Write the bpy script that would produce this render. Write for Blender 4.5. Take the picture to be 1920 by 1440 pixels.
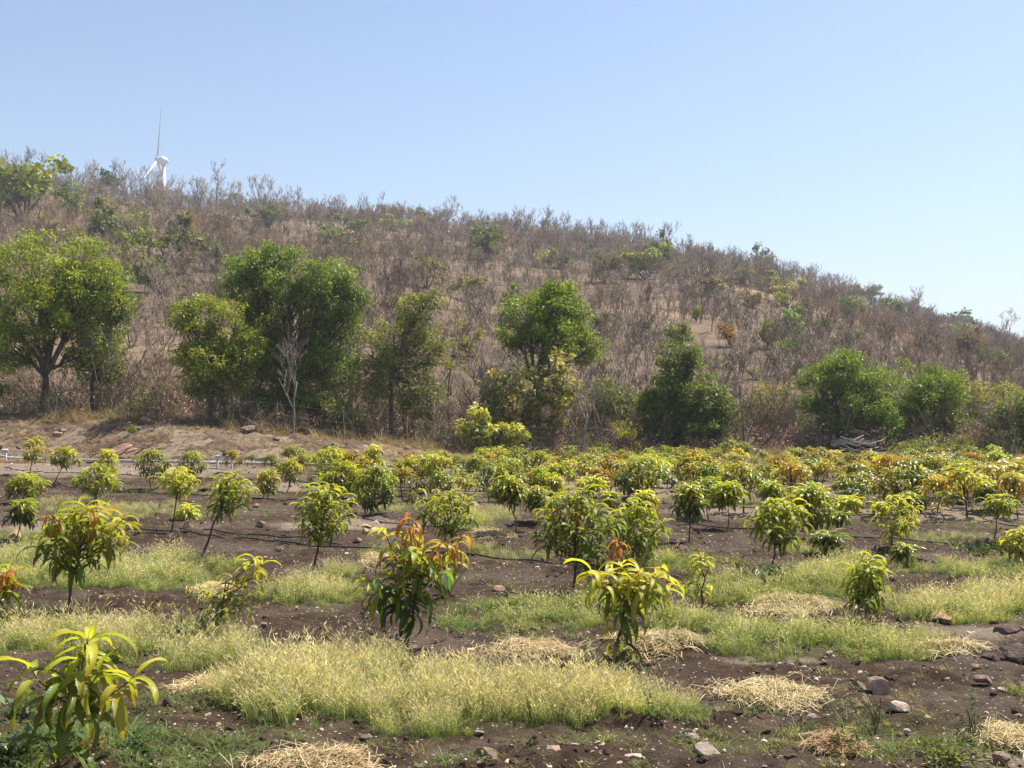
import bpy, math, random
import numpy as np
from mathutils import Vector, Matrix, Euler

for o in list(bpy.data.objects):
    bpy.data.objects.remove(o)
SC = bpy.context.scene
COL = SC.collection
rad = math.radians

# ------------------------------------------------------------------ camera
EYE = 1.6
FPX = 2100.0                       # focal length in photograph pixels (1920 wide)
PITCH = math.atan(40.0 / FPX)      # the horizon lies 40 px under the picture centre
cam_data = bpy.data.cameras.new('camera')
cam_data.sensor_width = 36.0
cam_data.lens = FPX / 1920.0 * 36.0
cam_data.clip_start = 0.05
cam_data.clip_end = 20000.0
cam = bpy.data.objects.new('camera', cam_data)
COL.objects.link(cam)
cam.location = (0, 0, EYE)
cam.rotation_euler = (math.pi / 2 + PITCH, 0, 0)
SC.camera = cam

# ------------------------------------------------------------------ sky and sun
SUN_AZ = rad(52.0)                 # to the right of the view direction (+Y)
SUN_EL = rad(56.0)
world = bpy.data.worlds.new('World')
SC.world = world
world.use_nodes = True
nt = world.node_tree
bg = nt.nodes['Background']
sky = nt.nodes.new('ShaderNodeTexSky')
sky.sky_type = 'NISHITA'
sky.sun_disc = False
sky.sun_elevation = SUN_EL
sky.sun_rotation = SUN_AZ
sky.altitude = 0
sky.air_density = 1.0
sky.dust_density = 1.0
sky.ozone_density = 3.6
nt.links.new(sky.outputs['Color'], bg.inputs['Color'])
bg.inputs['Strength'].default_value = 0.081

sun_data = bpy.data.lights.new('sun', 'SUN')
sun_data.energy = 5.0
sun_data.angle = rad(0.55)
sun_data.color = (1.0, 0.955, 0.87)
sun = bpy.data.objects.new('sun', sun_data)
COL.objects.link(sun)
sd = Vector((math.sin(SUN_AZ) * math.cos(SUN_EL), math.cos(SUN_AZ) * math.cos(SUN_EL), math.sin(SUN_EL)))
sun.rotation_euler = (-sd).to_track_quat('-Z', 'Y').to_euler()
sun.location = sd * 60

vs = SC.view_settings
vs.view_transform = 'Standard'
vs.look = 'None'
vs.exposure = 1.02
vs.gamma = 1.0
vs.use_curve_mapping = False
cy = SC.cycles
cy.use_adaptive_sampling = False
cy.max_bounces = 5
cy.diffuse_bounces = 2
cy.glossy_bounces = 1
cy.transmission_bounces = 3
cy.transparent_max_bounces = 4
cy.volume_bounces = 0
cy.caustics_reflective = False
cy.caustics_refractive = False
cy.sample_clamp_indirect = 4.0
cy.use_denoising = True
cy.denoiser = 'OPENIMAGEDENOISE'
cy.denoising_input_passes = 'RGB_ALBEDO_NORMAL'
cy.denoising_prefilter = 'NONE'

# ------------------------------------------------------------------ numbers
def ray(px, py):
    u = (px - 960.0) / FPX
    v = (720.0 - py) / FPX
    c, s = math.cos(PITCH), math.sin(PITCH)
    d = np.array([u, c - v * s, s + v * c])
    return d / d[1]                # one metre forward

def at(px, py, d):
    r = ray(px, py)
    return np.array([r[0] * d, d, EYE + r[2] * d])

def hash2(ix, iy, seed):
    h = (ix.astype(np.int64) * 374761393 + iy.astype(np.int64) * 668265263 + seed * 974634777) & 0xffffffff
    h = ((h ^ (h >> 13)) * 1274126177) & 0xffffffff
    h = ((h ^ (h >> 16)) * 2246822519) & 0xffffffff
    return ((h ^ (h >> 15)) & 0xffffff) / float(0xffffff)

def vnoise(x, y, seed=0):
    x = np.asarray(x, float); y = np.asarray(y, float)
    ix, iy = np.floor(x), np.floor(y)
    fx, fy = x - ix, y - iy
    fx = fx * fx * (3 - 2 * fx); fy = fy * fy * (3 - 2 * fy)
    a = hash2(ix, iy, seed); b = hash2(ix + 1, iy, seed)
    c = hash2(ix, iy + 1, seed); d = hash2(ix + 1, iy + 1, seed)
    return (a + (b - a) * fx) * (1 - fy) + (c + (d - c) * fx) * fy

def fbm(x, y, seed=0, octv=4, gain=0.5):
    t, amp, tot = 0, 1.0, 0
    for k in range(octv):
        t = t + amp * vnoise(np.asarray(x) * 2 ** k + 17.3 * k, np.asarray(y) * 2 ** k - 9.1 * k, seed + k)
        tot += amp; amp *= gain
    return t / tot                 # 0..1

def sstep(a, b, x):
    t = np.clip((np.asarray(x, float) - a) / (b - a), 0, 1)
    return t * t * (3 - 2 * t)

# ------------------------------------------------------------------ terrain
RIDGE_PX = [(-900, 372), (-300, 352), (0, 350), (150, 366), (300, 384), (500, 402), (700, 420), (850, 434), (1000, 446),
            (1150, 464), (1300, 488), (1450, 520), (1550, 548), (1650, 584), (1750, 616), (1850, 645), (1920, 664), (2100, 700), (2600, 735)]
RIDGE_Y, FOOT_Y = 220.0, 42.0
_ru = np.array([(p[0] - 960) / FPX for p in RIDGE_PX])
_rz = np.array([RIDGE_Y * (760 - p[1]) / FPX + EYE for p in RIDGE_PX])
_bx = np.array([-60, -15.5, -13, -10.7, -8.2, -5.8, -3.4, -1.6, 0.5, 60])
_bz = np.array([1.3, 1.22, 1.18, 1.05, 0.80, 0.52, 0.28, 0.08, -0.02, -0.02])

def bund(x):
    return np.interp(x, _bx, _bz)

def terrain(x, y):
    x = np.asarray(x, float); y = np.asarray(y, float)
    field = 0.05 * (fbm(x * 0.35, y * 0.35, 3, 3) - 0.5)
    lump = 0.32 * (fbm(x * 0.55, y * 0.55, 21, 4) - 0.5)
    st = sstep(31.0, 34.2, y + 1.2 * (fbm(x * 0.3, y * 0 + 4.0, 9, 2) - 0.5))
    b = bund(x)
    z = field * (1 - st) + st * (b + lump * np.clip(b * 2.0, 0.12, 1))
    t = (y - FOOT_Y) / (RIDGE_Y - FOOT_Y)
    s = np.where(t < 0, 0, np.where(t < 0.94, t, 0))
    tc = np.clip((t - 0.94) / 0.14, 0, 1)
    s = np.where(t >= 0.94, 0.94 + 0.14 * (tc - 0.5 * tc * tc), s)          # rounds off to 1.01
    s = np.where(t > 1.08, 1.01 + (t - 1.08) * 0.16, s)
    s = s / 1.0
    hz = np.interp(x / np.maximum(y, 5.0), _ru, _rz) - b
    und = 3.4 * (fbm(x / 26.0, y / 26.0, 31, 4) - 0.5) * sstep(0.0, 0.25, t) * (1 - sstep(0.85, 1.0, t))
    return z + hz * s + und + 0.7 * (fbm(x / 6.0, y / 6.0, 41, 3) - 0.5) * sstep(0.0, 0.1, t)

def clods(x, y):
    """small relief of the tilled soil"""
    return ((fbm(x * 5, y * 5, 51, 4, 0.6) - 0.5) * 0.075 + np.maximum(fbm(x * 1.7, y * 3.0, 61, 4, 0.6) - 0.55, 0) * 0.22) * sstep(33, 28, y)

def T(x, y):
    return float(terrain(np.array([x]), np.array([y]))[0])

def px_ground(px, py, dmax=34.0):
    """point of the ground under a picture pixel (near field)"""
    r = ray(px, py)
    d = max(0.5, min(dmax, EYE / max(1e-4, -r[2])))
    for _ in range(4):
        z = T(r[0] * d, d)
        d = max(0.5, min(dmax, (EYE - z) / max(1e-4, -r[2])))
    return np.array([r[0] * d, d, T(r[0] * d, d)])

def px_hill(px, py):
    r = ray(px, py)
    ds = np.concatenate([np.arange(36, 120, 0.5), np.arange(120, 240, 1.0)])
    z = terrain(r[0] * ds, ds)
    hit = np.nonzero(z >= EYE + r[2] * ds)[0]
    d = ds[hit[0]] if len(hit) else 217.0
    return np.array([r[0] * d, d, T(r[0] * d, d)])

# ------------------------------------------------------------------ mesh helpers
def mesh_from(name, V, F4=None, F3=None, tint=None, mats=(), fmat=None, smooth=False):
    V = np.asarray(V, np.float32).reshape(-1, 3)
    me = bpy.data.meshes.new(name)
    F4 = np.zeros((0, 4), np.int32) if F4 is None else np.asarray(F4, np.int32).reshape(-1, 4)
    F3 = np.zeros((0, 3), np.int32) if F3 is None else np.asarray(F3, np.int32).reshape(-1, 3)
    n4, n3 = len(F4), len(F3)
    me.vertices.add(len(V)); me.vertices.foreach_set('co', V.ravel())
    me.loops.add(n4 * 4 + n3 * 3)
    me.loops.foreach_set('vertex_index', np.concatenate([F4.ravel(), F3.ravel()]).astype(np.int32))
    me.polygons.add(n4 + n3)
    ls = np.concatenate([np.arange(n4) * 4, n4 * 4 + np.arange(n3) * 3]).astype(np.int32)
    me.polygons.foreach_set('loop_start', ls)
    me.polygons.foreach_set('loop_total', np.concatenate([np.full(n4, 4), np.full(n3, 3)]).astype(np.int32))
    if fmat is not None:
        me.polygons.foreach_set('material_index', np.asarray(fmat, np.int32))
    me.update(calc_edges=True)
    if smooth:
        me.polygons.foreach_set('use_smooth', np.ones(n4 + n3, bool))
    a = me.color_attributes.new('tint', 'FLOAT_COLOR', 'POINT')
    c = np.ones((len(V), 4), np.float32)
    if tint is not None:
        t = np.asarray(tint, np.float32)
        c[:, :3] = t if t.ndim == 2 else t.reshape(1, 3)
    a.data.foreach_set('color', c.ravel())
    for m in mats:
        me.materials.append(m)
    return me

class MB:
    """collects pieces of one mesh"""
    def __init__(self):
        self.V, self.F4, self.F3, self.C, self.M4, self.M3, self.n = [], [], [], [], [], [], 0
    def add(self, V, F4=None, F3=None, c=(1, 1, 1), m=0):
        V = np.asarray(V, float).reshape(-1, 3)
        self.V.append(V)
        c = np.asarray(c, float)
        self.C.append(np.tile(c, (len(V), 1)) if c.ndim == 1 else c)
        if F4 is not None and len(F4):
            F4 = np.asarray(F4).reshape(-1, 4); self.F4.append(F4 + self.n); self.M4 += [m] * len(F4)
        if F3 is not None and len(F3):
            F3 = np.asarray(F3).reshape(-1, 3); self.F3.append(F3 + self.n); self.M3 += [m] * len(F3)
        self.n += len(V)
    def tube(self, P, R, sides=5, c=(1, 1, 1), m=0):
        P = np.asarray(P, float); R = np.asarray(R, float); k = len(P)
        D = np.gradient(P, axis=0)
        D /= np.maximum(np.linalg.norm(D, axis=1, keepdims=True), 1e-9)
        ref = np.array([0.31, 0.77, 0.55]); 
        A = np.cross(D, ref); A /= np.maximum(np.linalg.norm(A, axis=1, keepdims=True), 1e-9)
        B = np.cross(D, A)
        th = np.arange(sides) * 2 * np.pi / sides
        V = P[:, None, :] + R[:, None, None] * (A[:, None, :] * np.cos(th)[None, :, None] + B[:, None, :] * np.sin(th)[None, :, None])
        i = np.arange(k - 1)[:, None] * sides; j = np.arange(sides)[None, :]
        j2 = (j + 1) % sides
        F = np.stack([i + j, i + j2, i + sides + j2, i + sides + j], -1).reshape(-1, 4)
        V = V.reshape(-1, 3)
        caps = []
        if sides > 2 and R[-1] > 0.004:
            V = np.vstack([V, P[-1:]]); e = (k - 1) * sides
            caps = [(e + q, e + (q + 1) % sides, k * sides) for q in range(sides)]
        self.add(V, F, caps, c, m)
    def box(self, c, s, col=(1, 1, 1), m=0, R=None):
        c = np.asarray(c, float); s = np.asarray(s, float) / 2
        V = np.array([[x, y, z] for x in (-1, 1) for y in (-1, 1) for z in (-1, 1)]) * s
        if R is not None:
            V = V @ np.asarray(R).T
        self.add(V + c, [(0, 1, 3, 2), (4, 6, 7, 5), (0, 4, 5, 1), (2, 3, 7, 6), (0, 2, 6, 4), (1, 5, 7, 3)], None, col, m)
    def mesh(self, name, mats, smooth=False):
        V = np.vstack(self.V) if self.V else np.zeros((0, 3))
        C = np.vstack(self.C) if self.C else np.zeros((0, 3))
        F4 = np.vstack(self.F4) if self.F4 else None
        F3 = np.vstack(self.F3) if self.F3 else None
        return mesh_from(name, V, F4, F3, C, mats, self.M4 + self.M3, smooth)

def obj(name, me, parent=None, loc=(0, 0, 0), rot=(0, 0, 0), scale=(1, 1, 1), color=None):
    o = bpy.data.objects.new(name, me)
    COL.objects.link(o)
    o.location = loc; o.rotation_euler = rot
    o.scale = (scale,) * 3 if isinstance(scale, (int, float)) else scale
    if color is not None:
        o.color = (color[0], color[1], color[2], 1)
    if parent is not None:
        o.parent = parent
    return o

def tag(o, label=None, cat=None, group=None, kind=None):
    if label: o['label'] = label
    if cat: o['category'] = cat
    if group: o['group'] = group
    if kind: o['kind'] = kind
    return o

def empty(name, loc):
    o = bpy.data.objects.new(name, None)
    COL.objects.link(o)
    o.location = loc
    o.empty_display_size = 0.1
    return o

# ------------------------------------------------------------------ materials
class NT:
    def __init__(self, name):
        self.m = bpy.data.materials.new(name); self.m.use_nodes = True
        self.t = self.m.node_tree
        self.t.nodes.clear()
        self.out = self.t.nodes.new('ShaderNodeOutputMaterial')
    def n(self, typ, **kw):
        nd = self.t.nodes.new(typ)
        for k, v in kw.items():
            setattr(nd, k, v)
        return nd
    def l(self, a, b):
        self.t.links.new(a, b)
    def val(self, nd, **kw):
        for k, v in kw.items():
            nd.inputs[k.replace('_', ' ')].default_value = v
        return nd
    def noise(self, coord, scale, detail=4, rough=0.55):
        nd = self.n('ShaderNodeTexNoise'); nd.inputs['Scale'].default_value = scale
        nd.inputs['Detail'].default_value = detail; nd.inputs['Roughness'].default_value = rough
        if coord is not None: self.l(coord, nd.inputs['Vector'])
        return nd.outputs['Fac']
    def ramp(self, fac, stops):
        nd = self.n('ShaderNodeValToRGB')
        el = nd.color_ramp.elements
        while len(el) < len(stops): el.new(0.5)
        for e, (p, c) in zip(el, stops):
            e.position = p; e.color = (c[0], c[1], c[2], 1) if not isinstance(c, (int, float)) else (c, c, c, 1)
        self.l(fac, nd.inputs['Fac'])
        return nd.outputs['Color']
    def mix(self, fac, a, b, mode='MIX'):
        nd = self.n('ShaderNodeMix'); nd.data_type = 'RGBA'; nd.blend_type = mode
        for s, v in ((nd.inputs['Factor'], fac), (nd.inputs[6], a), (nd.inputs[7], b)):
            if isinstance(v, (int, float)): s.default_value = v
            elif isinstance(v, tuple): s.default_value = (v[0], v[1], v[2], 1)
            else: self.l(v, s)
        return nd.outputs[2]
    def bump(self, h, strength, dist):
        nd = self.n('ShaderNodeBump'); nd.inputs['Strength'].default_value = strength; nd.inputs['Distance'].default_value = dist
        self.l(h, nd.inputs['Height'])
        return nd.outputs['Normal']
    def principled(self, col, rough=0.8, spec=0.3, normal=None):
        p = self.n('ShaderNodeBsdfPrincipled')
        if isinstance(col, tuple): p.inputs['Base Color'].default_value = (*col, 1)
        else: self.l(col, p.inputs['Base Color'])
        if isinstance(rough, (int, float)): p.inputs['Roughness'].default_value = rough
        else: self.l(rough, p.inputs['Roughness'])
        p.inputs['Specular IOR Level'].default_value = spec
        if normal is not None: self.l(normal, p.inputs['Normal'])
        return p.outputs['BSDF']
    def end(self, sh):
        self.l(sh, self.out.inputs['Surface']); return self.m

def tint_color(n):
    a = n.n('ShaderNodeAttribute', attribute_name='tint')
    return a.outputs['Color']

def leaf_material(name, rough=0.42, spec=0.5, trans=0.45, vary=0.12, instancer=False, tgain=(1.25, 1.2, 0.55), veins=False):
    n = NT(name)
    oi = n.n('ShaderNodeObjectInfo')
    if instancer:
        base = n.n('ShaderNodeAttribute', attribute_name='itint', attribute_type='INSTANCER').outputs['Color']
    else:
        base = oi.outputs['Color']
    col = n.mix(1.0, tint_color(n), base, 'MULTIPLY')
    hs = n.n('ShaderNodeHueSaturation')
    n.l(col, hs.inputs['Color'])
    mr = n.n('ShaderNodeMapRange'); n.l(oi.outputs['Random'], mr.inputs['Value'])
    mr.inputs['To Min'].default_value = 1 - vary * 1.6; mr.inputs['To Max'].default_value = 1 + vary * 1.6
    n.l(mr.outputs['Result'], hs.inputs['Value'])
    mr2 = n.n('ShaderNodeMapRange')
    fr = n.n('ShaderNodeMath', operation='FRACT'); mu = n.n('ShaderNodeMath', operation='MULTIPLY'); mu.inputs[1].default_value = 37.7
    n.l(oi.outputs['Random'], mu.inputs[0]); n.l(mu.outputs[0], fr.inputs[0]); n.l(fr.outputs[0], mr2.inputs['Value'])
    mr2.inputs['To Min'].default_value = 0.5 - vary * 0.16; mr2.inputs['To Max'].default_value = 0.5 + vary * 0.16
    n.l(mr2.outputs['Result'], hs.inputs['Hue'])
    c = hs.outputs['Color']
    nrm = None
    if veins:      # side veins, dust and blemishes of a big leaf
        tc = n.n('ShaderNodeTexCoord'); sx = n.n('ShaderNodeSeparateXYZ'); n.l(tc.outputs['Object'], sx.inputs[0])
        ab = n.n('ShaderNodeMath', operation='ABSOLUTE'); n.l(sx.outputs['Y'], ab.inputs[0])
        ma = n.n('ShaderNodeMath', operation='MULTIPLY_ADD'); n.l(ab.outputs[0], ma.inputs[0]); ma.inputs[1].default_value = -1.1; n.l(sx.outputs['X'], ma.inputs[2])
        mm = n.n('ShaderNodeMath', operation='MULTIPLY'); n.l(ma.outputs[0], mm.inputs[0]); mm.inputs[1].default_value = 110.0
        sn = n.n('ShaderNodeMath', operation='SINE'); n.l(mm.outputs[0], sn.inputs[0])
        vein = n.ramp(sn.outputs[0], [(0.55, 0.0), (1.0, 1.0)])
        ad = n.n('ShaderNodeVectorMath', operation='ADD'); n.l(tc.outputs['Object'], ad.inputs[0])
        cb = n.n('ShaderNodeCombineXYZ'); n.l(mu.outputs[0], cb.inputs[0]); n.l(cb.outputs[0], ad.inputs[1])
        blot = n.noise(ad.outputs[0], 5.0, 5, 0.65)
        c = n.mix(n.ramp(blot, [(0.35, 0.0), (0.75, 0.55)]), c, n.mix(1.0, c, (1.35, 1.12, 0.9), 'MULTIPLY'))
        c = n.mix(n.ramp(blot, [(0.70, 0.0), (0.78, 0.5)]), c, (0.16, 0.10, 0.04))
        c = n.mix(0.14, c, n.mix(1.0, c, n.ramp(vein, [(0.0, 0.8), (1.0, 2.2)]), 'MULTIPLY'))
        nrm = n.bump(vein, 0.25, 0.02)
    p = n.principled(c, rough, spec, nrm)
    tr = n.n('ShaderNodeBsdfTranslucent')
    n.l(n.mix(1.0, c, tgain, 'MULTIPLY'), tr.inputs['Color'])
    mx = n.n('ShaderNodeMixShader'); mx.inputs['Fac'].default_value = trans
    n.l(p, mx.inputs[1]); n.l(tr.outputs['BSDF'], mx.inputs[2])
    return n.end(mx.outputs['Shader'])

def bark_material(name, col=(0.16, 0.125, 0.1), dark=(0.06, 0.045, 0.035), scale=18.0, vary=0.25, instancer=False):
    n = NT(name)
    tc = n.n('ShaderNodeTexCoord')
    f = n.noise(tc.outputs['Object'], scale, 3)
    c = n.ramp(f, [(0.3, dark), (0.7, col)])
    c = n.mix(1.0, c, tint_color(n), 'MULTIPLY')
    oi = n.n('ShaderNodeObjectInfo')
    if instancer:
        c = n.mix(1.0, c, n.n('ShaderNodeAttribute', attribute_name='itint', attribute_type='INSTANCER').outputs['Color'], 'MULTIPLY')
    else:
        c = n.mix(1.0, c, oi.outputs['Color'], 'MULTIPLY')
    hs = n.n('ShaderNodeHueSaturation'); n.l(c, hs.inputs['Color'])
    mr = n.n('ShaderNodeMapRange'); n.l(oi.outputs['Random'], mr.inputs['Value'])
    mr.inputs['To Min'].default_value = 1 - vary; mr.inputs['To Max'].default_value = 1 + vary
    n.l(mr.outputs['Result'], hs.inputs['Value'])
    return n.end(n.principled(hs.outputs['Color'], 0.9, 0.15))

def plain_material(name, col, rough=0.6, spec=0.4, noise=0.0, scale=8.0):
    n = NT(name)
    if noise:
        tc = n.n('ShaderNodeTexCoord')
        f = n.noise(tc.outputs['Object'], scale, 4)
        c = n.ramp(f, [(0.25, tuple(v * (1 - noise) for v in col)), (0.75, tuple(min(1, v * (1 + noise)) for v in col))])
        c = n.mix(1.0, c, tint_color(n), 'MULTIPLY')
        return n.end(n.principled(c, rough, spec))
    return n.end(n.principled(n.mix(1.0, col, tint_color(n), 'MULTIPLY'), rough, spec))

M_LEAF = leaf_material('mango_leaf', 0.36, 0.5, 0.50, 0.10, tgain=(1.22, 1.3, 0.6))
M_LEAFBIG = leaf_material('mango_leaf_near', 0.42, 0.4, 0.50, 0.12, tgain=(1.2, 1.25, 0.6), veins=True)
M_TREELEAF = leaf_material('tree_leaf', 0.5, 0.35, 0.42, 0.05)
M_BUSHLEAF = leaf_material('bush_leaf', 0.6, 0.25, 0.30, 0.08)
M_GRASS = leaf_material('grass_blade', 0.6, 0.25, 0.48, 0.12, True, (1.15, 1.1, 0.65))
M_STEM = bark_material('sapling_stem', (0.15, 0.10, 0.07), (0.05, 0.035, 0.025), 30)
M_TWIG = bark_material('green_twig', (0.22, 0.16, 0.08), (0.10, 0.07, 0.04), 30)
M_BARK = bark_material('tree_bark', (0.17, 0.13, 0.10), (0.055, 0.042, 0.034), 7)
M_PALEBARK = bark_material('pale_bark', (0.36, 0.32, 0.265), (0.20, 0.17, 0.14), 6, 0.1)
M_DRYTWIG = bark_material('dry_twig', (0.36, 0.30, 0.235), (0.20, 0.16, 0.122), 3)
M_DRYTWIG_I = bark_material('dry_twig_scatter', (0.325, 0.255, 0.19), (0.175, 0.132, 0.096), 3, 0.3, True)

def soil_material():
    n = NT('soil')
    g = n.n('ShaderNodeNewGeometry'); pos = g.outputs['Position']
    big = n.noise(pos, 0.9, 5, 0.6)
    mid = n.noise(pos, 7.0, 6, 0.65)
    fine = n.noise(pos, 60.0, 4, 0.7)
    c = n.ramp(mid, [(0.28, (0.026, 0.015, 0.009)), (0.5, (0.060, 0.036, 0.022)), (0.72, (0.108, 0.069, 0.044))])
    dusty = n.ramp(fine, [(0.3, (0.115, 0.084, 0.062)), (0.7, (0.20, 0.155, 0.118))])
    c = n.mix(n.ramp(big, [(0.48, 0.0), (0.68, 0.65)]), c, dusty)
    tan = n.ramp(mid, [(0.3, (0.20, 0.145, 0.105)), (0.7, (0.36, 0.28, 0.205))])
    a = n.n('ShaderNodeAttribute', attribute_name='tint')
    sep = n.n('ShaderNodeSeparateColor'); n.l(a.outputs['Color'], sep.inputs['Color'])
    c = n.mix(sep.outputs['Red'], c, tan)
    c = n.mix(sep.outputs['Green'], c, n.ramp(fine, [(0.3, (0.10, 0.105, 0.04)), (0.7, (0.24, 0.22, 0.09))]))
    vo = n.n('ShaderNodeTexVoronoi'); vo.inputs['Scale'].default_value = 42.0; n.l(pos, vo.inputs['Vector'])
    vs_ = n.n('ShaderNodeSeparateColor'); n.l(vo.outputs['Color'], vs_.inputs['Color'])
    pick = n.ramp(vs_.outputs['Red'], [(0.80, 0.0), (0.82, 1.0)])
    spot = n.ramp(vo.outputs['Distance'], [(0.22, 1.0), (0.34, 0.0)])
    grit = n.mix(1.0, pick, spot, 'MULTIPLY')
    c = n.mix(grit, c, n.ramp(vs_.outputs['Green'], [(0.2, (0.16, 0.12, 0.10)), (0.8, (0.48, 0.40, 0.34))]))
    h = n.mix(0.5, n.noise(pos, 22.0, 6, 0.7), fine)
    nrm = n.bump(h, 1.0, 0.05)
    return n.end(n.principled(c, 0.95, 0.12, nrm))

def hill_material():
    n = NT('hill_ground')
    g = n.n('ShaderNodeNewGeometry'); pos = g.outputs['Position']
    big = n.noise(pos, 0.05, 6, 0.62)
    mid = n.noise(pos, 0.6, 6, 0.65)
    fine = n.noise(pos, 5.0, 5, 0.7)
    c = n.ramp(mid, [(0.3, (0.085, 0.058, 0.040)), (0.55, (0.165, 0.113, 0.076)), (0.75, (0.26, 0.182, 0.118))])
    c = n.mix(n.ramp(big, [(0.50, 0.0), (0.64, 0.8)]), c, n.ramp(fine, [(0.3, (0.22, 0.145, 0.09)), (0.7, (0.38, 0.27, 0.165))]))
    c = n.mix(n.ramp(fine, [(0.58, 0.0), (0.72, 0.7)]), c, (0.07, 0.055, 0.048))
    a = n.n('ShaderNodeAttribute', attribute_name='tint')
    sep = n.n('ShaderNodeSeparateColor'); n.l(a.outputs['Color'], sep.inputs['Color'])
    tan = n.ramp(fine, [(0.25, (0.06, 0.041, 0.028)), (0.5, (0.145, 0.101, 0.068)), (0.75, (0.28, 0.20, 0.135))])
    straw = n.ramp(n.noise(pos, 11.0, 6, 0.7), [(0.3, (0.20, 0.138, 0.085)), (0.7, (0.40, 0.295, 0.19))])
    tan = n.mix(n.ramp(n.noise(pos, 0.8, 5, 0.6), [(0.45, 0.0), (0.62, 0.9)]), tan, straw)
    c = n.mix(sep.outputs['Red'], c, tan)
    nrm = n.bump(n.mix(0.4, mid, fine), 1.0, 0.5)
    return n.end(n.principled(c, 0.95, 0.1, nrm))

def stone_material():
    n = NT('field_stone')
    tc = n.n('ShaderNodeTexCoord'); oi = n.n('ShaderNodeObjectInfo')
    f = n.noise(tc.outputs['Object'], 3.0, 6, 0.65)
    c = n.ramp(f, [(0.25, (0.16, 0.12, 0.10)), (0.5, (0.33, 0.26, 0.215)), (0.78, (0.52, 0.44, 0.37))])
    c = n.mix(1.0, c, oi.outputs['Color'], 'MULTIPLY')
    hs = n.n('ShaderNodeHueSaturation'); n.l(c, hs.inputs['Color'])
    mr = n.n('ShaderNodeMapRange'); n.l(oi.outputs['Random'], mr.inputs['Value']); mr.inputs['To Min'].default_value = 0.7; mr.inputs['To Max'].default_value = 1.35
    n.l(mr.outputs['Result'], hs.inputs['Value'])
    nrm = n.bump(n.noise(tc.outputs['Object'], 9.0, 6, 0.7), 0.6, 0.15)
    return n.end(n.principled(hs.outputs['Color'], 0.9, 0.2, nrm))

M_SOIL, M_HILL, M_STONE = soil_material(), hill_material(), stone_material()
M_STRAW = leaf_material('straw', 0.6, 0.3, 0.25, 0.05)
M_HOSE = plain_material('black_hose', (0.012, 0.012, 0.013), 0.45, 0.4)
M_PIPE = plain_material('grey_pipe', (0.46, 0.46, 0.45), 0.5, 0.4, 0.12, 3)
M_STEEL = plain_material('rusty_post', (0.09, 0.075, 0.065), 0.8, 0.3, 0.3, 12)
M_WIRE = plain_material('fence_wire', (0.20, 0.19, 0.18), 0.6, 0.5)
M_TARP = plain_material('dark_tarp', (0.006, 0.0065, 0.008), 0.85, 0.15, 0.4, 3)
M_BAG = plain_material('black_bag', (0.014, 0.014, 0.016), 0.4, 0.5)
M_WHITE = plain_material('turbine_white', (0.60, 0.62, 0.63), 0.45, 0.4)
M_BLACK = plain_material('black_plastic', (0.015, 0.015, 0.016), 0.5, 0.4)
M_WOOD = plain_material('weathered_pole', (0.22, 0.185, 0.15), 0.85, 0.2, 0.3, 6)
M_DRYLEAF = leaf_material('dry_leaf', 0.7, 0.2, 0.25, 0.2, True, (1.1, 1.0, 0.9))

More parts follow.
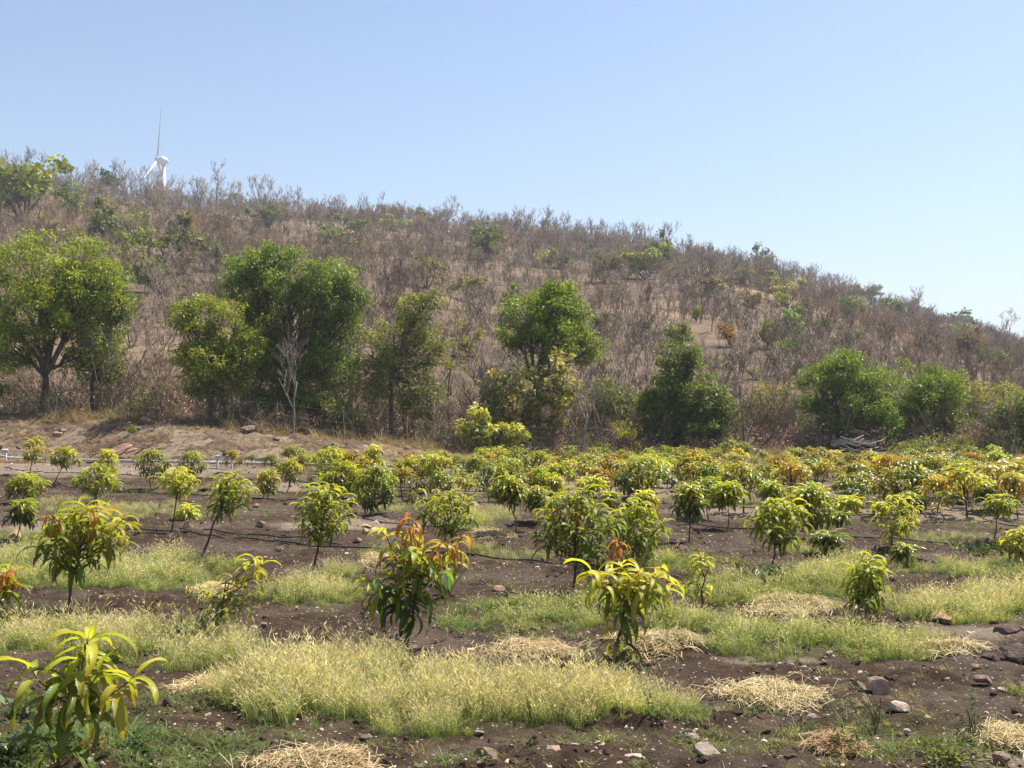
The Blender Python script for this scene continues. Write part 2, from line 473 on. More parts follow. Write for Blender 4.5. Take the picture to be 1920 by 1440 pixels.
# ------------------------------------------------------------------ scatter: ONE object, copies by geometry nodes (only for stuff)
def scatter(name, P, rot, scale, idx, sources, itint=None, label=None):
    P = np.asarray(P, np.float32); n = len(P)
    me = bpy.data.meshes.new(name)
    me.vertices.add(n); me.vertices.foreach_set('co', P.ravel())
    a = me.attributes.new('irot', 'FLOAT_VECTOR', 'POINT'); a.data.foreach_set('vector', np.asarray(rot, np.float32).ravel())
    a = me.attributes.new('iscl', 'FLOAT_VECTOR', 'POINT')
    s = np.asarray(scale, np.float32)
    if s.ndim == 1: s = np.repeat(s[:, None], 3, 1)
    a.data.foreach_set('vector', s.ravel())
    a = me.attributes.new('iidx', 'INT', 'POINT'); a.data.foreach_set('value', np.asarray(idx, np.int32))
    if itint is None: itint = np.ones((n, 3))
    c = np.ones((n, 4), np.float32); c[:, :3] = itint
    a = me.attributes.new('itint', 'FLOAT_COLOR', 'POINT'); a.data.foreach_set('color', c.ravel())
    o = bpy.data.objects.new(name, me); COL.objects.link(o)
    src = bpy.data.collections.new(name + '_kinds')
    for q, m in enumerate(sources):
        so = bpy.data.objects.new('%s_kind_%02d' % (name, q), m); src.objects.link(so)
    g = bpy.data.node_groups.new(name + '_scatter', 'GeometryNodeTree')
    g.interface.new_socket('Geometry', in_out='INPUT', socket_type='NodeSocketGeometry')
    g.interface.new_socket('Geometry', in_out='OUTPUT', socket_type='NodeSocketGeometry')
    gi = g.nodes.new('NodeGroupInput'); go = g.nodes.new('NodeGroupOutput')
    ci = g.nodes.new('GeometryNodeCollectionInfo'); ci.inputs['Collection'].default_value = src
    ci.inputs['Separate Children'].default_value = True; ci.inputs['Reset Children'].default_value = True
    ip = g.nodes.new('GeometryNodeInstanceOnPoints'); ip.inputs['Pick Instance'].default_value = True
    def attr(nm, typ):
        nd = g.nodes.new('GeometryNodeInputNamedAttribute'); nd.data_type = typ; nd.inputs['Name'].default_value = nm
        return nd.outputs['Attribute']
    e2r = g.nodes.new('FunctionNodeEulerToRotation')
    g.links.new(attr('irot', 'FLOAT_VECTOR'), e2r.inputs['Euler'])
    g.links.new(gi.outputs['Geometry'], ip.inputs['Points'])
    g.links.new(ci.outputs['Instances'], ip.inputs['Instance'])
    g.links.new(attr('iidx', 'INT'), ip.inputs['Instance Index'])
    g.links.new(e2r.outputs['Rotation'], ip.inputs['Rotation'])
    g.links.new(attr('iscl', 'FLOAT_VECTOR'), ip.inputs['Scale'])
    g.links.new(ip.outputs['Instances'], go.inputs['Geometry'])
    md = o.modifiers.new('scatter', 'NODES'); md.node_group = g
    o['kind'] = 'stuff'
    if label: o['label'] = label
    return o

# ------------------------------------------------------------------ ground patches seen in the photograph (pixel ellipses on the ground)
def ell(px, py, rx, ry):
    """ellipse on the ground: centre, half width, depth half-length in metres"""
    c = px_ground(px, py)
    n_ = px_ground(px, py + ry)[1]; f_ = px_ground(px, max(py - ry, 850))[1]
    return (c[0], (n_ + f_) / 2, rx * c[1] / FPX, max((f_ - n_) / 2, 0.12))

# (px, py, rx, ry, height m, dryness 0..1, density per m2)
GRASS = [
    (850, 1325, 430, 56, .19, .93, 560), (600, 1290, 190, 50, .19, .88, 500), (1130, 1318, 140, 52, .17, .7, 430), (850, 1330, 450, 66, .10, .25, 260), (500, 1320, 90, 40, .22, .7, 420),
    (300, 1225, 180, 42, .20, .72, 420), (90, 1205, 120, 42, .18, .62, 420), (430, 1245, 80, 30, .16, .5, 360), (20, 1170, 60, 25, .16, .45, 360),
    (220, 1078, 250, 28, .19, .52, 330), (20, 1050, 70, 26, .18, .5, 320), (330, 1095, 120, 16, .12, .4, 300),
    (590, 1118, 105, 26, .19, .6, 330), (640, 1080, 40, 14, .16, .6, 260),
    (960, 1170, 170, 34, .17, .30, 360), (1060, 1145, 120, 30, .18, .4, 330), (880, 1140, 60, 20, .14, .2, 300),
    (1500, 1208, 285, 36, .17, .40, 380), (1330, 1185, 110, 34, .17, .4, 340), (1680, 1220, 110, 22, .14, .5, 330),
    (1440, 1112, 190, 34, .17, .42, 330), (1560, 1085, 90, 24, .17, .5, 300), (1320, 1060, 80, 18, .13, .4, 240),
    (1800, 1150, 150, 28, .19, .66, 400), (1900, 1132, 90, 34, .20, .68, 400), (1660, 1130, 80, 22, .17, .5, 300),
    (1850, 1072, 140, 18, .16, .5, 280), (1620, 1062, 90, 18, .16, .55, 260), (1530, 1040, 90, 14, .15, .6, 230),
    (950, 1042, 90, 14, .13, .5, 200), (1210, 1062, 60, 18, .16, .5, 240), (700, 1035, 50, 12, .10, .4, 160),
    (230, 962, 150, 16, .12, .98, 170), (120, 945, 90, 10, .12, .8, 150), (900, 968, 100, 16, .13, .9, 170), (870, 985, 80, 12, .12, .6, 150),
    (300, 920, 120, 7, .07, .7, 120), (440, 925, 120, 6, .07, .75, 110), (1000, 900, 160, 8, .06, .3, 90), (730, 955, 70, 12, .10, .9, 130),
    (1560, 925, 240, 12, .06, .45, 80), (1350, 945, 180, 10, .06, .6, 60), (40, 1005, 60, 12, .12, .5, 200), (370, 965, 50, 14, .13, .6, 160),
    (2080, 1150, 170, 34, .19, .6, 330), (2200, 1240, 220, 40, .17, .5, 330), (2150, 1070, 160, 18, .16, .5, 260), (-220, 1210, 200, 40, .18, .6, 330), (-200, 1080, 180, 28, .17, .5, 300), (2080, 1330, 160, 40, .15, .5, 260),
    (1750, 1010, 120, 10, .09, .6, 110), (1830, 985, 120, 8, .07, .7, 80),
]
SHORT = [   # short green grass
    (300, 1418, 190, 36, .075, .10, 330), (520, 1385, 130, 26, .05, .25, 200), (120, 1375, 100, 26, .06, .2, 160), (60, 1420, 120, 40, .08, .12, 240),
    (300, 1325, 160, 30, .05, .3, 120), (470, 1430, 100, 20, .055, .2, 300), (1350, 1400, 200, 30, .05, .5, 90), (1650, 1390, 150, 40, .06, .45, 150),
    (1500, 1390, 120, 25, .05, .3, 90), (1250, 1345, 90, 20, .07, .6, 180), (1830, 1400, 110, 30, .05, .7, 130), (870, 1430, 80, 16, .05, .3, 150),
    (1130, 1380, 140, 14, .04, .5, 70), (1400, 1330, 120, 16, .04, .7, 60), (640, 1400, 90, 14, .04, .4, 70),
]
DRYSPOT = [(250, 885, 330, 12), (560, 915, 160, 10), (980, 915, 220, 12), (1500, 962, 330, 14), (1780, 965, 260, 16), (1230, 925, 160, 10), (1880, 900, 200, 14),
           (640, 985, 160, 10), (100, 990, 120, 14), (1450, 1240, 120, 8), (1830, 1190, 110, 12), (1640, 1120, 100, 8), (1850, 1420, 120, 20)]

# ------------------------------------------------------------------ ground sheet
def build_ground():
    ys = np.concatenate([np.linspace(0.4, 4.2, 40, endpoint=False), np.geomspace(4.2, 33.6, 460)])
    us = np.concatenate([np.linspace(-1.6, -0.56, 30, endpoint=False), np.linspace(-0.56, 0.56, 430, endpoint=False), np.linspace(0.56, 1.6, 31)])
    Y, U = np.meshgrid(ys, us, indexing='ij')
    X = U * (Y + 1.0)
    Z = terrain(X, Y)
    Z = Z + clods(X, Y)
    nr, nc = Y.shape
    V = np.stack([X, Y, Z], -1).reshape(-1, 3)
    i = np.arange(nr - 1)[:, None] * nc; j = np.arange(nc - 1)[None, :]
    F = np.stack([i + j, i + j + 1, i + nc + j + 1, i + nc + j], -1).reshape(-1, 4)
    # dry (red) and grassy (green) masks: the colour of the soil cover itself
    x, y = V[:, 0], V[:, 1]
    dry = 0.75 * sstep(15.0, 24.0, y + 5 * (fbm(x * 0.4, y * 0.4, 71, 3) - 0.5)) * sstep(0.36, 0.56, fbm(x * 0.6, y * 0.25, 73, 4))
    dry = np.maximum(dry, 0.9 * sstep(29.5, 31.5, y))
    for e in DRYSPOT:
        cx, cy_, rx, ry = ell(*e)
        q = ((x - cx) / rx) ** 2 + ((y - cy_) / ry) ** 2 + 1.2 * (fbm(x * 1.5, y * 1.5, 75, 3) - 0.5)
        dry = np.maximum(dry, 0.8 * sstep(1.2, 0.2, q))
    gr = np.zeros(len(V))
    for e in GRASS + SHORT:
        cx, cy_, rx, ry = ell(*e[:4])
        q = ((x - cx) / rx) ** 2 + ((y - cy_) / ry) ** 2 + 1.0 * (fbm(x * 2, y * 2, 77, 3) - 0.5)
        gr = np.maximum(gr, 0.30 * sstep(1.0, 0.2, q))
    t = np.zeros((len(V), 3)); t[:, 0] = dry; t[:, 1] = gr
    # the plain carries on to the horizon, a little lower
    n0 = len(V); Rr = 2500.0
    V = np.vstack([V, [(-Rr, -Rr, -0.16), (Rr, -Rr, -0.16), (Rr, Rr, -0.16), (-Rr, Rr, -0.16)]])
    F = np.vstack([F, [(n0, n0 + 1, n0 + 2, n0 + 3)]])
    t = np.vstack([t, np.tile([0.8, 0.2, 0], (4, 1))])
    return tag(obj('ground', mesh_from('ground', V, F, None, t, [M_SOIL], None, True)), 'dark stony orchard soil with dusty pale patches', kind='structure')
build_ground()

def build_bund_and_hill():
    xs = np.linspace(-34, 34, 430); ys = np.linspace(30.6, 37.5, 90)
    Y, X = np.meshgrid(ys, xs, indexing='ij')
    Z = terrain(X, Y) + 0.42 * (fbm(X * 1.7, Y * 1.7, 81, 5, 0.64) - 0.5) + 0.12 * (fbm(X * 8, Y * 8, 85, 3) - 0.5)
    Z -= 0.25 * sstep(31.3, 30.6, Y)
    nr, nc = Y.shape
    i = np.arange(nr - 1)[:, None] * nc; j = np.arange(nc - 1)[None, :]
    F = np.stack([i + j, i + j + 1, i + nc + j + 1, i + nc + j], -1).reshape(-1, 4)
    V = np.stack([X, Y, Z], -1).reshape(-1, 3)
    t = np.zeros((len(V), 3)); t[:, 0] = 0.9 - 0.45 * sstep(0, 4, V[:, 0])
    tag(obj('earth_bund', mesh_from('earth_bund', V, F, None, t, [M_HILL], None, True)), 'low bank of dry earth and rubble along the field edge', kind='structure')
    ys = np.concatenate([np.linspace(36.5, 100, 120, endpoint=False), np.linspace(100, 240, 150, endpoint=False), np.linspace(240, 900, 40)])
    us = np.linspace(-1.5, 1.5, 420)
    Y, U = np.meshgrid(ys, us, indexing='ij'); X = U * Y
    Z = terrain(X, Y) - 0.06 * sstep(38, 36.5, Y)
    nr, nc = Y.shape
    i = np.arange(nr - 1)[:, None] * nc; j = np.arange(nc - 1)[None, :]
    F = np.stack([i + j, i + j + 1, i + nc + j + 1, i + nc + j], -1).reshape(-1, 4)
    V = np.stack([X, Y, Z], -1).reshape(-1, 3)
    t = np.zeros((len(V), 3)); t[:, 0] = 0.5 * sstep(44, 37, V[:, 1])
    tag(obj('hill', mesh_from('hill', V, F, None, t, [M_HILL], None, True)), 'long dry scrub hill sloping down to the right', kind='structure')
build_bund_and_hill()

# ------------------------------------------------------------------ leaves and twigs
def leaf_strip(L, W, a0, droop, segs=5, fold=0.35, wave=0.0, rng=None, side=0.0):
    """curved, keeled, lance-shaped leaf from the origin along +X"""
    t = np.linspace(0, 1, segs + 1)
    ang = a0 - droop * t
    ds = L / segs
    x = np.concatenate([[0], np.cumsum(np.cos(ang[:-1]) * ds)]); z = np.concatenate([[0], np.cumsum(np.sin(ang[:-1]) * ds)])
    w = W * 0.5 * np.clip(np.sin(np.pi * np.clip(t * 0.93 + 0.05, 0, 1)), 0, 1) ** 0.85
    w[0] = W * 0.05; w[-1] = W * 0.03
    y0 = side * t * t * L
    nx, nz = -np.sin(ang), np.cos(ang)
    wv = wave * W * np.sin(t * 9.0)
    Lx = np.stack([x + nx * (w * fold + wv), y0 + w, z + nz * (w * fold + wv)], -1)
    Mx = np.stack([x, y0, z], -1)
    Rx = np.stack([x + nx * (w * fold - wv), y0 - w, z + nz * (w * fold - wv)], -1)
    V = np.stack([Lx, Mx, Rx], 1).reshape(-1, 3)
    F = []
    for i in range(segs):
        a = i * 3
        F += [(a, a + 1, a + 4, a + 3), (a + 1, a + 2, a + 5, a + 4)]
    return V, np.array(F)

def euler_m(rx, ry, rz):
    return np.array(Euler((rx, ry, rz)).to_matrix())

def leaf_tint(V):
    # paler midrib and slightly darker blade base: the leaf's own marking
    n = len(V) // 3
    c = np.ones((n, 3, 3)); c[:, 1, :] = (1.22, 1.15, 1.1); c[-1] *= (.9, .6, .5); c[-2] *= (1.05, .92, .85); return c.reshape(-1, 3)

_rng = random.Random(5)
LEAVES = []
for q in range(12):
    V, F = leaf_strip(1.0, 0.18 + 0.055 * _rng.random(), 0.40 - 0.2 * _rng.random(), 1.15 + 1.3 * q / 11.0, 7, 0.34 + 0.2 * _rng.random(), 0.10, side=_rng.uniform(-.12, .12))
    LEAVES.append(mesh_from('mango_leaf', V, F, None, leaf_tint(V), [M_LEAFBIG], None, True))

def whorl(rng, n, L, segs=4, wide=1.0):
    m = MB()
    for i in range(n):
        f = i / max(1, n - 1)
        az = i * 2.39996 + rng.uniform(-.3, .3)
        V, F = leaf_strip(L * rng.uniform(.7, 1.08), L * rng.uniform(.17, .23) * wide, 0, rng.uniform(1.2, 2.3), segs, rng.uniform(.3, .55), 0.04, side=rng.uniform(-.12, .12))
        pit = 0.65 - 1.1 * f + rng.uniform(-.22, .22)
        R = euler_m(rng.uniform(-.35, .35), -pit, az)
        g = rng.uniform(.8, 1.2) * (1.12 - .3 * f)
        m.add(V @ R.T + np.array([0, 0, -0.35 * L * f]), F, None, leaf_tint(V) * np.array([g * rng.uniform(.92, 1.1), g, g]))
    return m

WHORLS = [whorl(random.Random(70 + q), 15 + q % 4, 1.0).mesh('leaf_cluster', [M_LEAF], True) for q in range(7)]

# leaf colours (reflectance)
C_DARK, C_MID, C_BRIGHT = (0.052, 0.092, 0.019), (0.135, 0.185, 0.021), (0.345, 0.37, 0.031)
C_YEL, C_RED, C_ORA, C_BRO = (0.47, 0.46, 0.042), (0.33, 0.105, 0.045), (0.46, 0.215, 0.05), (0.25, 0.10, 0.035)
CN = {'d': C_DARK, 'm': C_MID, 'b': C_BRIGHT, 'y': C_YEL, 'r': C_RED, 'o': C_ORA, 'n': C_BRO}
def lerp(a, b, t):
    return tuple(x + (y - x) * t for x, y in zip(a, b))
def jit(c, rng, s=0.15):
    k = 1 + rng.uniform(-s, s); h = rng.uniform(-s, s) * 0.5
    return (c[0] * k * (1 + h), c[1] * k, c[2] * k * (1 - h))

def curve_pts(a, b, n, sag, rng, wob=0.02):
    a, b = np.asarray(a, float), np.asarray(b, float)
    t = np.linspace(0, 1, n)[:, None]
    P = a + (b - a) * t
    P[:, 2] += (sag * np.sin(np.pi * t[:, 0]))
    P[1:-1] += np.array([[rng.gauss(0, wob) for _ in range(3)] for _ in range(n - 2)]) if n > 2 else 0
    return P

GROUPS_SAP = 'young mango saplings planted across the field'

def sapling(label, bx, by, box, n=14, mode='leaf', mood='b', L=None, tips=None, reds=(), lean=None, group=None, seed=0, stemtop=0.62, dens=11, loww=0):
    """box = crown in the picture (x0, x1, y0, y1); tips = explicit shoot ends (px, py, depth m, leaves, colour letter)"""
    rng = random.Random(1000 + seed * 7 + int(bx * 3 + by))
    B = px_ground(bx, by); d = B[1]; ppm = FPX / d
    x0, x1, y0, y1 = box
    if L is None: L = 0.165
    L *= 1.08
    root = empty('mango_sapling', B)
    tag(root, label, 'sapling', group or GROUPS_SAP)
    def loc(px, py, dy=0.0):
        return at(px, py, d + dy) - B
    top, bot = loc((x0 + x1) / 2, y0)[2], loc((x0 + x1) / 2, y1)[2]
    ctr = loc((x0 + x1) / 2, (y0 + y1) / 2)
    a = (x1 - x0) / 2 / ppm
    if tips is None:
        tl = []
        ai = max(a - 0.18 * L, 0.6 * a)
        zt, zb = top - 0.12 * L, min(bot + 0.85 * L, top - 0.25 * L)
        for i in range(n):
            if i < n * 0.66:
                rr = math.sqrt((i + .5) / (n * .66)); zn = math.sqrt(max(0, 1 - 0.92 * rr * rr))
            else:
                rr = rng.uniform(.25, .85); zn = rng.uniform(0.0, .45)
            az = i * 2.39996 + rng.uniform(-.35, .35)
            p = np.array([ctr[0] + ai * rr * math.cos(az) * rng.uniform(.8, 1.12), ctr[1] + ai * .9 * rr * math.sin(az), zb + (zt - zb) * min(1, max(0, zn + rng.uniform(-.1, .06)))])
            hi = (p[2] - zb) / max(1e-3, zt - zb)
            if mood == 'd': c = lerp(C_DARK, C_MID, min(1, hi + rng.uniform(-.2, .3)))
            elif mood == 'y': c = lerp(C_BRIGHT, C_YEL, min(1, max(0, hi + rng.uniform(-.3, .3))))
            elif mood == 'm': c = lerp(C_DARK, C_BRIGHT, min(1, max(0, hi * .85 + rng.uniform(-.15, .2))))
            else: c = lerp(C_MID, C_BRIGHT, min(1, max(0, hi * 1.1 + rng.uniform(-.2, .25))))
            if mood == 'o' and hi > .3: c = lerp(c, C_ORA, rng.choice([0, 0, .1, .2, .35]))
            tl.append((p, max(6, int(rng.gauss(dens, 1.5))), c, hi))
        for (rx_, ry_, cl) in reds:
            tl.append((loc(rx_, ry_, rng.uniform(-.06, .02) - a * .3), 8, CN[cl] if isinstance(cl, str) else cl, 1.0))
    else:
        tl = [(loc(t_[0], t_[1], t_[2]), t_[3], CN[t_[4]] if isinstance(t_[4], str) else t_[4], 1.0) for t_ in tips]
    # stem
    zs = bot + (top - bot) * stemtop
    tp = np.array([ctr[0], ctr[1] * .6, zs]) if lean is None else loc(lean[0], lean[1])
    S = curve_pts((0, 0, -0.03), tp, 6, 0.0, rng, 0.008)
    if lean is None: S[1:4, 0] += np.array([.02, .03, .02]) * rng.uniform(-1, 1)
    sr = max(0.007, 0.0105 * (top / 0.9))
    m = MB(); m.tube(S, np.linspace(sr * 1.25, sr * .62, 6), 7)
    if mode == 'leaf':
        obj('stem', m.mesh('stem', [M_STEM], True), root)
    bm = m if mode != 'leaf' else None
    leaves = []
    for (p, k, c, hi) in tl:
        hd = math.hypot(p[0] - tp[0], p[1] - tp[1])
        zs_ = p[2] - 0.55 * hd - 0.05
        f = np.clip((zs_ - S[0, 2]) / max(1e-3, S[-1, 2] - S[0, 2]), 0.12, 0.97)
        q = f * 5; i0 = int(min(4, q)); o_ = S[i0] + (S[i0 + 1] - S[i0]) * (q - i0)
        C = curve_pts(o_, p, 5, -0.10 * hd, rng, 0.006)
        if mode == 'leaf':
            b_ = MB(); b_.tube(C, np.linspace(sr * .55, 0.0032, 5), 5)
            bo = obj('branch', b_.mesh('branch', [M_TWIG if hi > .5 else M_STEM], True), root)
        else:
            bm.tube(C, np.linspace(sr * .5, 0.0032, 5), 4)
        dirn = C[-1] - C[-2]; dirn /= max(1e-6, np.linalg.norm(dirn))
        a0 = rng.uniform(0, 6.28)
        if mode == 'leaf':
            for i in range(k):
                fr = i / max(1, k - 1)
                az = a0 + i * 2.39996 + rng.uniform(-.3, .3)
                young = c in (C_RED, C_ORA, C_BRO)
                pit = 0.42 - 0.95 * fr + rng.uniform(-.25, .25)
                if young: pit -= .5
                qd = rng.randrange(3, 10) if not young else rng.randrange(7, 12)
                ln = L * rng.uniform(.72, 1.12) * (.85 if young else 1)
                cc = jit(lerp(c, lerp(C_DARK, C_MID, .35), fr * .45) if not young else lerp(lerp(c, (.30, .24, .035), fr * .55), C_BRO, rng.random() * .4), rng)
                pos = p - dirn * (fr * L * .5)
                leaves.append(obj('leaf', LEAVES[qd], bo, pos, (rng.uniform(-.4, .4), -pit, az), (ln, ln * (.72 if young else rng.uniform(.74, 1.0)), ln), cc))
        else:
            w = WHORLS[rng.randrange(len(WHORLS))]
            tilt = rng.uniform(0, .35)
            s = L * rng.uniform(.85, 1.1)
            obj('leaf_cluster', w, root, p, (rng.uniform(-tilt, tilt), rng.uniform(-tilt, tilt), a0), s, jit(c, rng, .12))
    for i in range(loww):   # leaves straight off the lower stem
        f = rng.uniform(.25, .8); q = f * 5; i0 = int(min(4, q)); o_ = S[i0] + (S[i0 + 1] - S[i0]) * (q - i0)
        ln = L * rng.uniform(.6, 1.0)
        obj('leaf', LEAVES[rng.randrange(6, 12)], root, o_, (rng.uniform(-.4, .4), rng.uniform(-.2, .5), rng.uniform(0, 6.28)), (ln, ln, ln), jit(lerp(C_DARK, C_MID, rng.random()), rng))
    if mode != 'leaf':
        obj('stem', m.mesh('stem', [M_STEM], True), root)
    return root

# ------------------------------------------------------------------ wood without leaves
def bare_wood(rng, h, levels=4, kids=3, spread=0.75, stems=1, r0=None, sides=3, up=0.25, twist=0.35, first=0.35, lenf=0.62, rmin=0.006):
    m = MB()
    r0 = r0 or h * 0.018
    def branch(p, d, ln, r, lev):
        n = 4 if lev < 2 else 3
        P = [np.array(p)]; dd = np.array(d, float)
        for i in range(n - 1):
            dd = dd + np.array([rng.gauss(0, twist * .5), rng.gauss(0, twist * .5), rng.gauss(0, twist * .25) + up * .3])
            dd /= np.linalg.norm(dd)
            P.append(P[-1] + dd * ln / (n - 1))
        P = np.array(P)
        m.tube(P, np.maximum(np.linspace(r, r * .5, n), rmin * .6), sides + (2 if lev == 0 else 0), np.full(3, rng.uniform(.85, 1.15)))
        if lev >= levels: return
        k = kids + (rng.random() < .4)
        for i in range(k):
            f = first + (1 - first) * (i + rng.random()) / k if lev == 0 else rng.uniform(.3, 1)
            f = min(f, 1.0)
            q = f * (n - 1); i0 = min(n - 2, int(q)); s = P[i0] + (P[i0 + 1] - P[i0]) * (q - i0)
            ax = P[i0 + 1] - P[i0]; ax /= np.linalg.norm(ax)
            rv = np.array([rng.gauss(0, 1) for _ in range(3)]); rv -= ax * rv.dot(ax); rv /= np.linalg.norm(rv)
            nd = ax * rng.uniform(.6, .9) + rv * spread * rng.uniform(.6, 1.1); nd[2] += up * .5
            nd /= np.linalg.norm(nd)
            branch(s, nd, ln * lenf * rng.uniform(.75, 1.2), max(rmin, r * .52), lev + 1)
    for s in range(stems):
        if stems == 1:
            d0 = np.array([rng.gauss(0, .08), rng.gauss(0, .08), 1.0]); ln = h * .5; b = (0, 0, -.05)
        else:
            az = 6.283 * (s + rng.random() * .6) / stems; k = rng.uniform(.15, .65)
            d0 = np.array([math.cos(az) * k, math.sin(az) * k, 1.0]); ln = h * .55 * rng.uniform(.7, 1.1); b = (math.cos(az) * .05, math.sin(az) * .05, -.05)
        branch(b, d0 / np.linalg.norm(d0), ln, r0 * (1 if stems == 1 else .7), 0)
    return m

# ------------------------------------------------------------------ leaf cloud
def leaf_cloud(m, rng, centres, radii, per, size, cols, hang=0.5, narrow=0.38, broad=False):
    """small leaf faces in clumps; cols = per clump colour factors"""
    nr = np.random.RandomState(rng.randrange(1 << 30))
    for c, r, col in zip(centres, radii, cols):
        k = int(per * nr.uniform(.7, 1.3))
        g = nr.normal(0, 1, (k, 3)); g /= np.linalg.norm(g, axis=1, keepdims=True)
        rr = r * nr.uniform(.15, 1, (k, 1)) ** .6
        p = c + g * rr * np.array([1, 1, .72])
        d = g * .8 + nr.normal(0, .45, (k, 3)); d[:, 2] -= hang; d /= np.linalg.norm(d, axis=1, keepdims=True)
        w = np.cross(d, nr.normal(0, 1, (k, 3))); w /= np.maximum(np.linalg.norm(w, axis=1, keepdims=True), 1e-6)
        ln = size * nr.uniform(.6, 1.35, (k, 1)); wd = ln * narrow * nr.uniform(.7, 1.2, (k, 1))
        nn = np.cross(d, w)
        V = np.stack([p, p + d * ln * .5 + w * wd * .5 + nn * ln * .08, p + d * ln, p + d * ln * .5 - w * wd * .5 + nn * ln * .08], 1)
        cf = np.repeat(np.asarray(col)[None] * nr.uniform(.72, 1.28, (k, 1)), 4, 0).reshape(k, 4, 3)
        i = np.arange(k)[:, None] * 4
        m.add(V.reshape(-1, 3), i + np.arange(4)[None], None, cf.reshape(-1, 3))

def tree(name, label, bx, by, d, lobes, leaf=(.05, .09, .02), tip=None, size=.13, per=42, clump=.34, dens=1.0, trunk=.11, fork=None, bark=None, group=None,
         hang=.5, narrow=.38, hollow=.5, seed=0, twig=.55, cat='tree', zbase=None, depthf=.8):
    """lobes in picture pixels (cx, cy, rx, ry[, depth m]) at forward distance d; trunk base at pixel (bx, by)"""
    rng = random.Random(300 + seed); nr = np.random.RandomState(300 + seed)
    bark = bark or M_BARK
    B = at(bx, by, d); B[2] = T(B[0], d) if zbase is None else zbase
    ppm = FPX / d
    root = empty(name, B)
    tag(root, label, cat, group)
    leaf = tuple(v * k_ for v, k_ in zip(leaf, (2.9, 2.15, 1.9)))
    tip = tuple(v * k_ for v, k_ in zip(tip, (2.9, 2.15, 1.9)))
    size, per, dens = size * .78, per * 1.5, dens * .86
    LB = []
    for lb in lobes:
        c = at(lb[0], lb[1], d) - B; c[1] += lb[4] if len(lb) > 4 else 0
        LB.append((c, lb[2] / ppm, lb[3] / ppm))
    zmax = max(c[2] + rz for c, rx, rz in LB); zmin = min(c[2] - rz for c, rx, rz in LB)
    cen, cr, cc = [], [], []
    wood = MB()
    cm = np.mean([c for c, _, _ in LB], 0)
    fk = np.array([cm[0] * .25, 0, zmin + .25 * (zmax - zmin)]) if fork is None else at(fork[0], fork[1], d) - B
    Tk = curve_pts((0, 0, -.1), fk, 5, 0, rng, .03)
    wood.tube(Tk, np.linspace(trunk, trunk * .7, 5), 8)
    # root flare
    wood.tube(np.array([[0, 0, -.15], [0, 0, .0], [0, 0, .25]]), [trunk * 1.5, trunk * 1.22, trunk * .98], 8)
    for (c, rx, rz) in LB:
        clump_ = clump * .80; n = int(dens * 5.0 * (rx * rx * rz) ** .667 / (clump_ * clump_)) + 4
        limb = curve_pts(fk, c * np.array([1, 1, 1]) + np.array([0, 0, -.1 * rz]), 6, rng.uniform(-.05, .05), rng, .06)
        wood.tube(limb, np.linspace(trunk * .62, trunk * .2, 6), 6)
        for i in range(n):
            g = nr.normal(0, 1, 3); g /= np.linalg.norm(g)
            rr = (hollow + (1 - hollow) * nr.uniform() ** .7) * (nr.uniform(.8, 1.12) if nr.uniform() > .24 else nr.uniform(1.1, 1.42))
            p = c + g * rr * np.array([rx, rx * depthf, rz])
            hole = .5 * float(vnoise(p[0] * 1.7 + seed * 7, p[2] * 1.7)) + .5 * float(vnoise(p[1] * 1.7 + seed * 3, p[2] * 1.8 + 9))
            if hole < .33 + nr.uniform(-.05, .05): continue
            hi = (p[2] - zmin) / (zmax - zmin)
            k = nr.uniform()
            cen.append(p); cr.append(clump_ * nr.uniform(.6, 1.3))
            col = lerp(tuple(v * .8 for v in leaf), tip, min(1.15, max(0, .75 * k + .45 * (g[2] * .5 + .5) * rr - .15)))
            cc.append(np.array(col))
            if nr.uniform() < twig:
                q = limb[3 + int(nr.uniform() * 3) - 1]
                wood.tube(curve_pts(q, p, 4, nr.uniform(-.08, .02), rng, .05), np.linspace(trunk * .16, .008, 4), 4)
    leafm = MB()
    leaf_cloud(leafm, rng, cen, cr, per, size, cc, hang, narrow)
    obj('trunk', wood.mesh('trunk', [bark], True), root)
    obj('crown', leafm.mesh('crown', [M_TREELEAF]), root)
    return root

